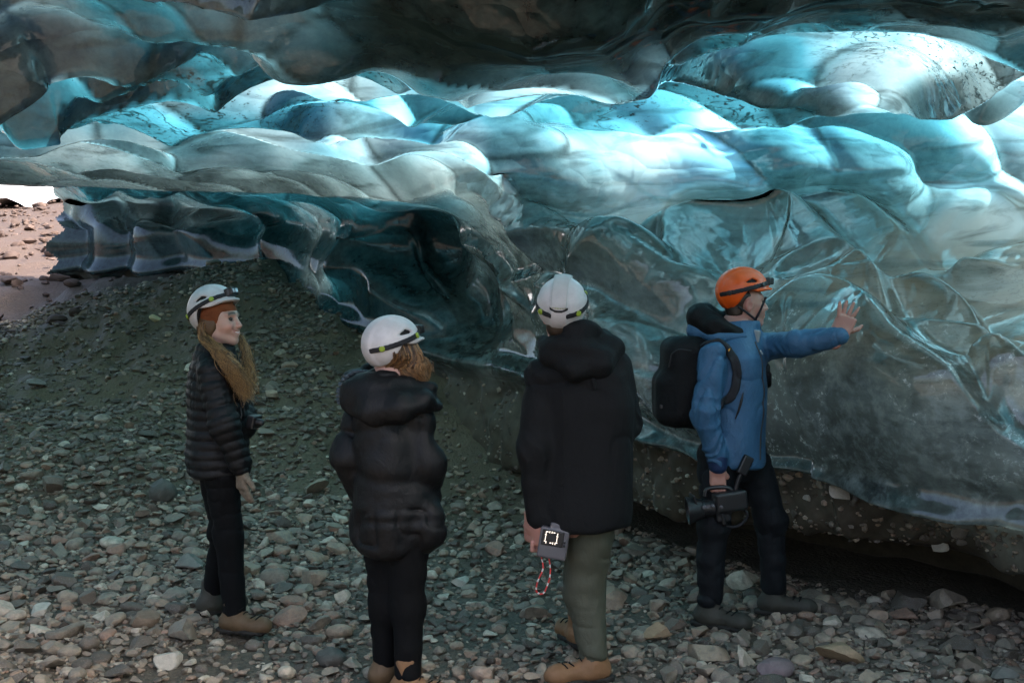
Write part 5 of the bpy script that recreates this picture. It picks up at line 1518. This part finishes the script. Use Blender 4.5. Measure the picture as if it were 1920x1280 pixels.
tc = [C1 + np.array([.1025 - .35 * abs(y) ** 1.25 * 3, y, -.0615 + 9 * y * y]) @ H1 for y in np.linspace(-.024, .024, 7)]
G1.part('teeth', tube(np.array(tc), .0046, 6), M_TEETH, body1)
zz = lambda py: float(J(408, py)[2])
prof1 = [(zz(892), *J(412, 892)[:2], .165, .150), (zz(860), *J(408, 860)[:2], .170, .158), (zz(800), *J(408, 800)[:2], .165, .145), (zz(730), *J(406, 730)[:2], .175, .142), (zz(690), *J(404, 690)[:2], .165, .125), (zz(662), *J(404, 662)[:2], .115, .10), (zz(645), *J(405, 645)[:2], .085, .085)]
def puff(p):
    z = p[..., 2] - base1[2]; n = vnoise(p, 5, 5)
    qt = np.abs(np.sin(z * math.pi / .050 + .7 * n)) ** .6
    d = loft(p, prof1, math.radians(-62)) - (.009 * qt).astype(np.float32)
    for pts, rs in (([s1, e1, w1], [.072, .066, .052]), ([s2, e2, w2], [.072, .062, .05])):
        a, b = np.asarray(pts[0], np.float32), np.asarray(pts[-1], np.float32); u = (p - a) @ ((b - a) / np.linalg.norm(b - a))
        d = smin(d, chain(p, pts, rs, .05) - (.009 * np.abs(np.sin(u * math.pi / .047 + .7 * n)) ** .6).astype(np.float32), .02)
    return d + fold_noise(p, .004, 16, 20, 12) + crease(p, .008, 12, 14, .5)
lo, hi = bbox([s1, e1, w1, s2, e2, w2, J(412, 892, .15), J(412, 892, -.15), J(350, 760), J(405, 640)], .13)
G1.sd('puffer_jacket', puff, lo, hi, .0065, M_BLACK2)
G1.sd('glove', lambda p: gl(p) - .004, J(460, 900, -.17) - .16, J(460, 900, -.17) + .16, .005, M_GLOVE)
zl = snap(puff, bez([J(440, 670, -.10), J(462, 740, -.12), J(468, 800, -.12), J(468, 860, -.12)], 8), .001)
G1.part('front_zip', tube(zl, .004, 5), M_PLBLK)
lg1 = legs_field([([J(418, 885, -.06), k1, a1], [.105, .072, .060]), ([J(410, 885, .07), k2, a2], [.105, .070, .056])], .005, .03, 18)
G1.sd('leggings', lg1, *bbox([J(418, 885, -.06), J(410, 885, .07), k1, k2, a1, a2], .13), .009, M_LEG)
boot(G1, a1, (.97, -.25), .27, M_BROWN); boot(G1, a2, (.80, .50), .26, M_BOOTD)
hel1 = put_helmet(G1, C1 + A3(-.030, .01, .030), frame((.90, -.40, 0), .30), M_WHITE, M_LIME)
def knit(p):
    q = L1(p); d = smax(ell(q, (-.012, 0, .034), (.108, .088, .096)), -ell(q, (-.012, 0, .034), (.096, .076, .084)), .003)
    cut = q[..., 2] - np.where(q[..., 0] > .05, .045, .045)
    low = .050 - .15 * sstep(.055, -.005, q[..., 0])
    return smax(d, low - q[..., 2], .006) + (.002 * np.sin(q[..., 2] * 500)).astype(np.float32)
G1.sd('knit_hat', knit, np.asarray(C1) - .16, np.asarray(C1) + .16, .0052, M_KNIT)
gd = []
for s in np.linspace(-1, 1, 9):
    gd.append(np.array([C1 + np.array([-.050 + .010 * s, -.086, -.005]) @ H1, C1 + np.array([-.050 + .012 * s, -.088, -.075]) @ H1, J(408 + 5 * s, 656, -.145), J(430 + 6 * s, 684, -.175), J(450 + 6 * s, 715, -.165), J(467 + 7 * s, 754, -.15)]))
far = [np.array([C1 + np.array([-.02, .086, -.03]) @ H1, J(450 + 5 * s, 632, .07), J(461 + 7 * s, 660, .0), J(466 + 8 * s, 692, -.06), J(470 + 9 * s, 722, -.10), J(476 + 9 * s, 752, -.11)]) for s in np.linspace(-1, 1, 4)]
h1_, t1_ = strands(gd, 1100, .010, .0021, 23, .028, npt=22); h2_, t2_ = strands(far, 130, .008, .0019, 24, .016, npt=22)
hv = join_parts([h1_, h2_]); ht = np.concatenate([t1_, t2_])
o = G1.part('hair', hv, M_HAIR); fattr(o.data, 'tone', ht)
def hairback(p):
    q = L1(p); d = ell(q, (-.028, 0, .0), (.096, .086, .095)); d = smin(d, seg(q, A3(-.045, 0, -.04), A3(-.06, -.01, -.14), .075, .055), .04)
    d = smax(d, -ell(q, (.075, 0, -.03), (.075, .085, .13)), .012); return d + (.003 * np.sin(q[..., 1] * 260 + 40 * q[..., 0]) ).astype(np.float32)
ob_ = G1.sd('back_hair', hairback, np.asarray(C1) - .24, np.asarray(C1) + .16, .0055, M_HAIR); fattr(ob_.data, 'tone', np.full(len(ob_.data.vertices), .06))
CC = Fig('compact_camera', tuple(J(474, 800, -.10))); tag(CC.root, 'small black camera hanging at the smiling woman\'s chest', 'camera')
mc = frame((1, -.3, -.2)); c0 = J(476, 790, -.10)
CC.sd('camera_body', lambda p: rbox(p, c0, (.022, .045, .034), .007, mc), c0 - .08, c0 + .08, .004, M_PLBLK)
CC.part('lens', sd_mesh('l', lambda p: seg(p, c0 + A3(.01, -.01, 0), c0 + A3(.040, -.02, -.004), .021, .019), c0 - .08, c0 + .08, .004), M_PLBLK)
CC.part('lens_ring', tube(np.array([c0 + A3(.041, -.02, -.004) + .017 * (math.cos(a) * A3(0.2, .9, 0) + math.sin(a) * A3(0, 0, 1)) for a in np.linspace(0, 6.283, 17)]), .002, 5), M_LENS)
CC.part('neck_strap', tube(snap(puff, bez([J(418, 655, -.12), J(450, 690, -.14), J(466, 740, -.13), J(474, 782, -.11)], 8), .006), .005, 5), M_STRAP)
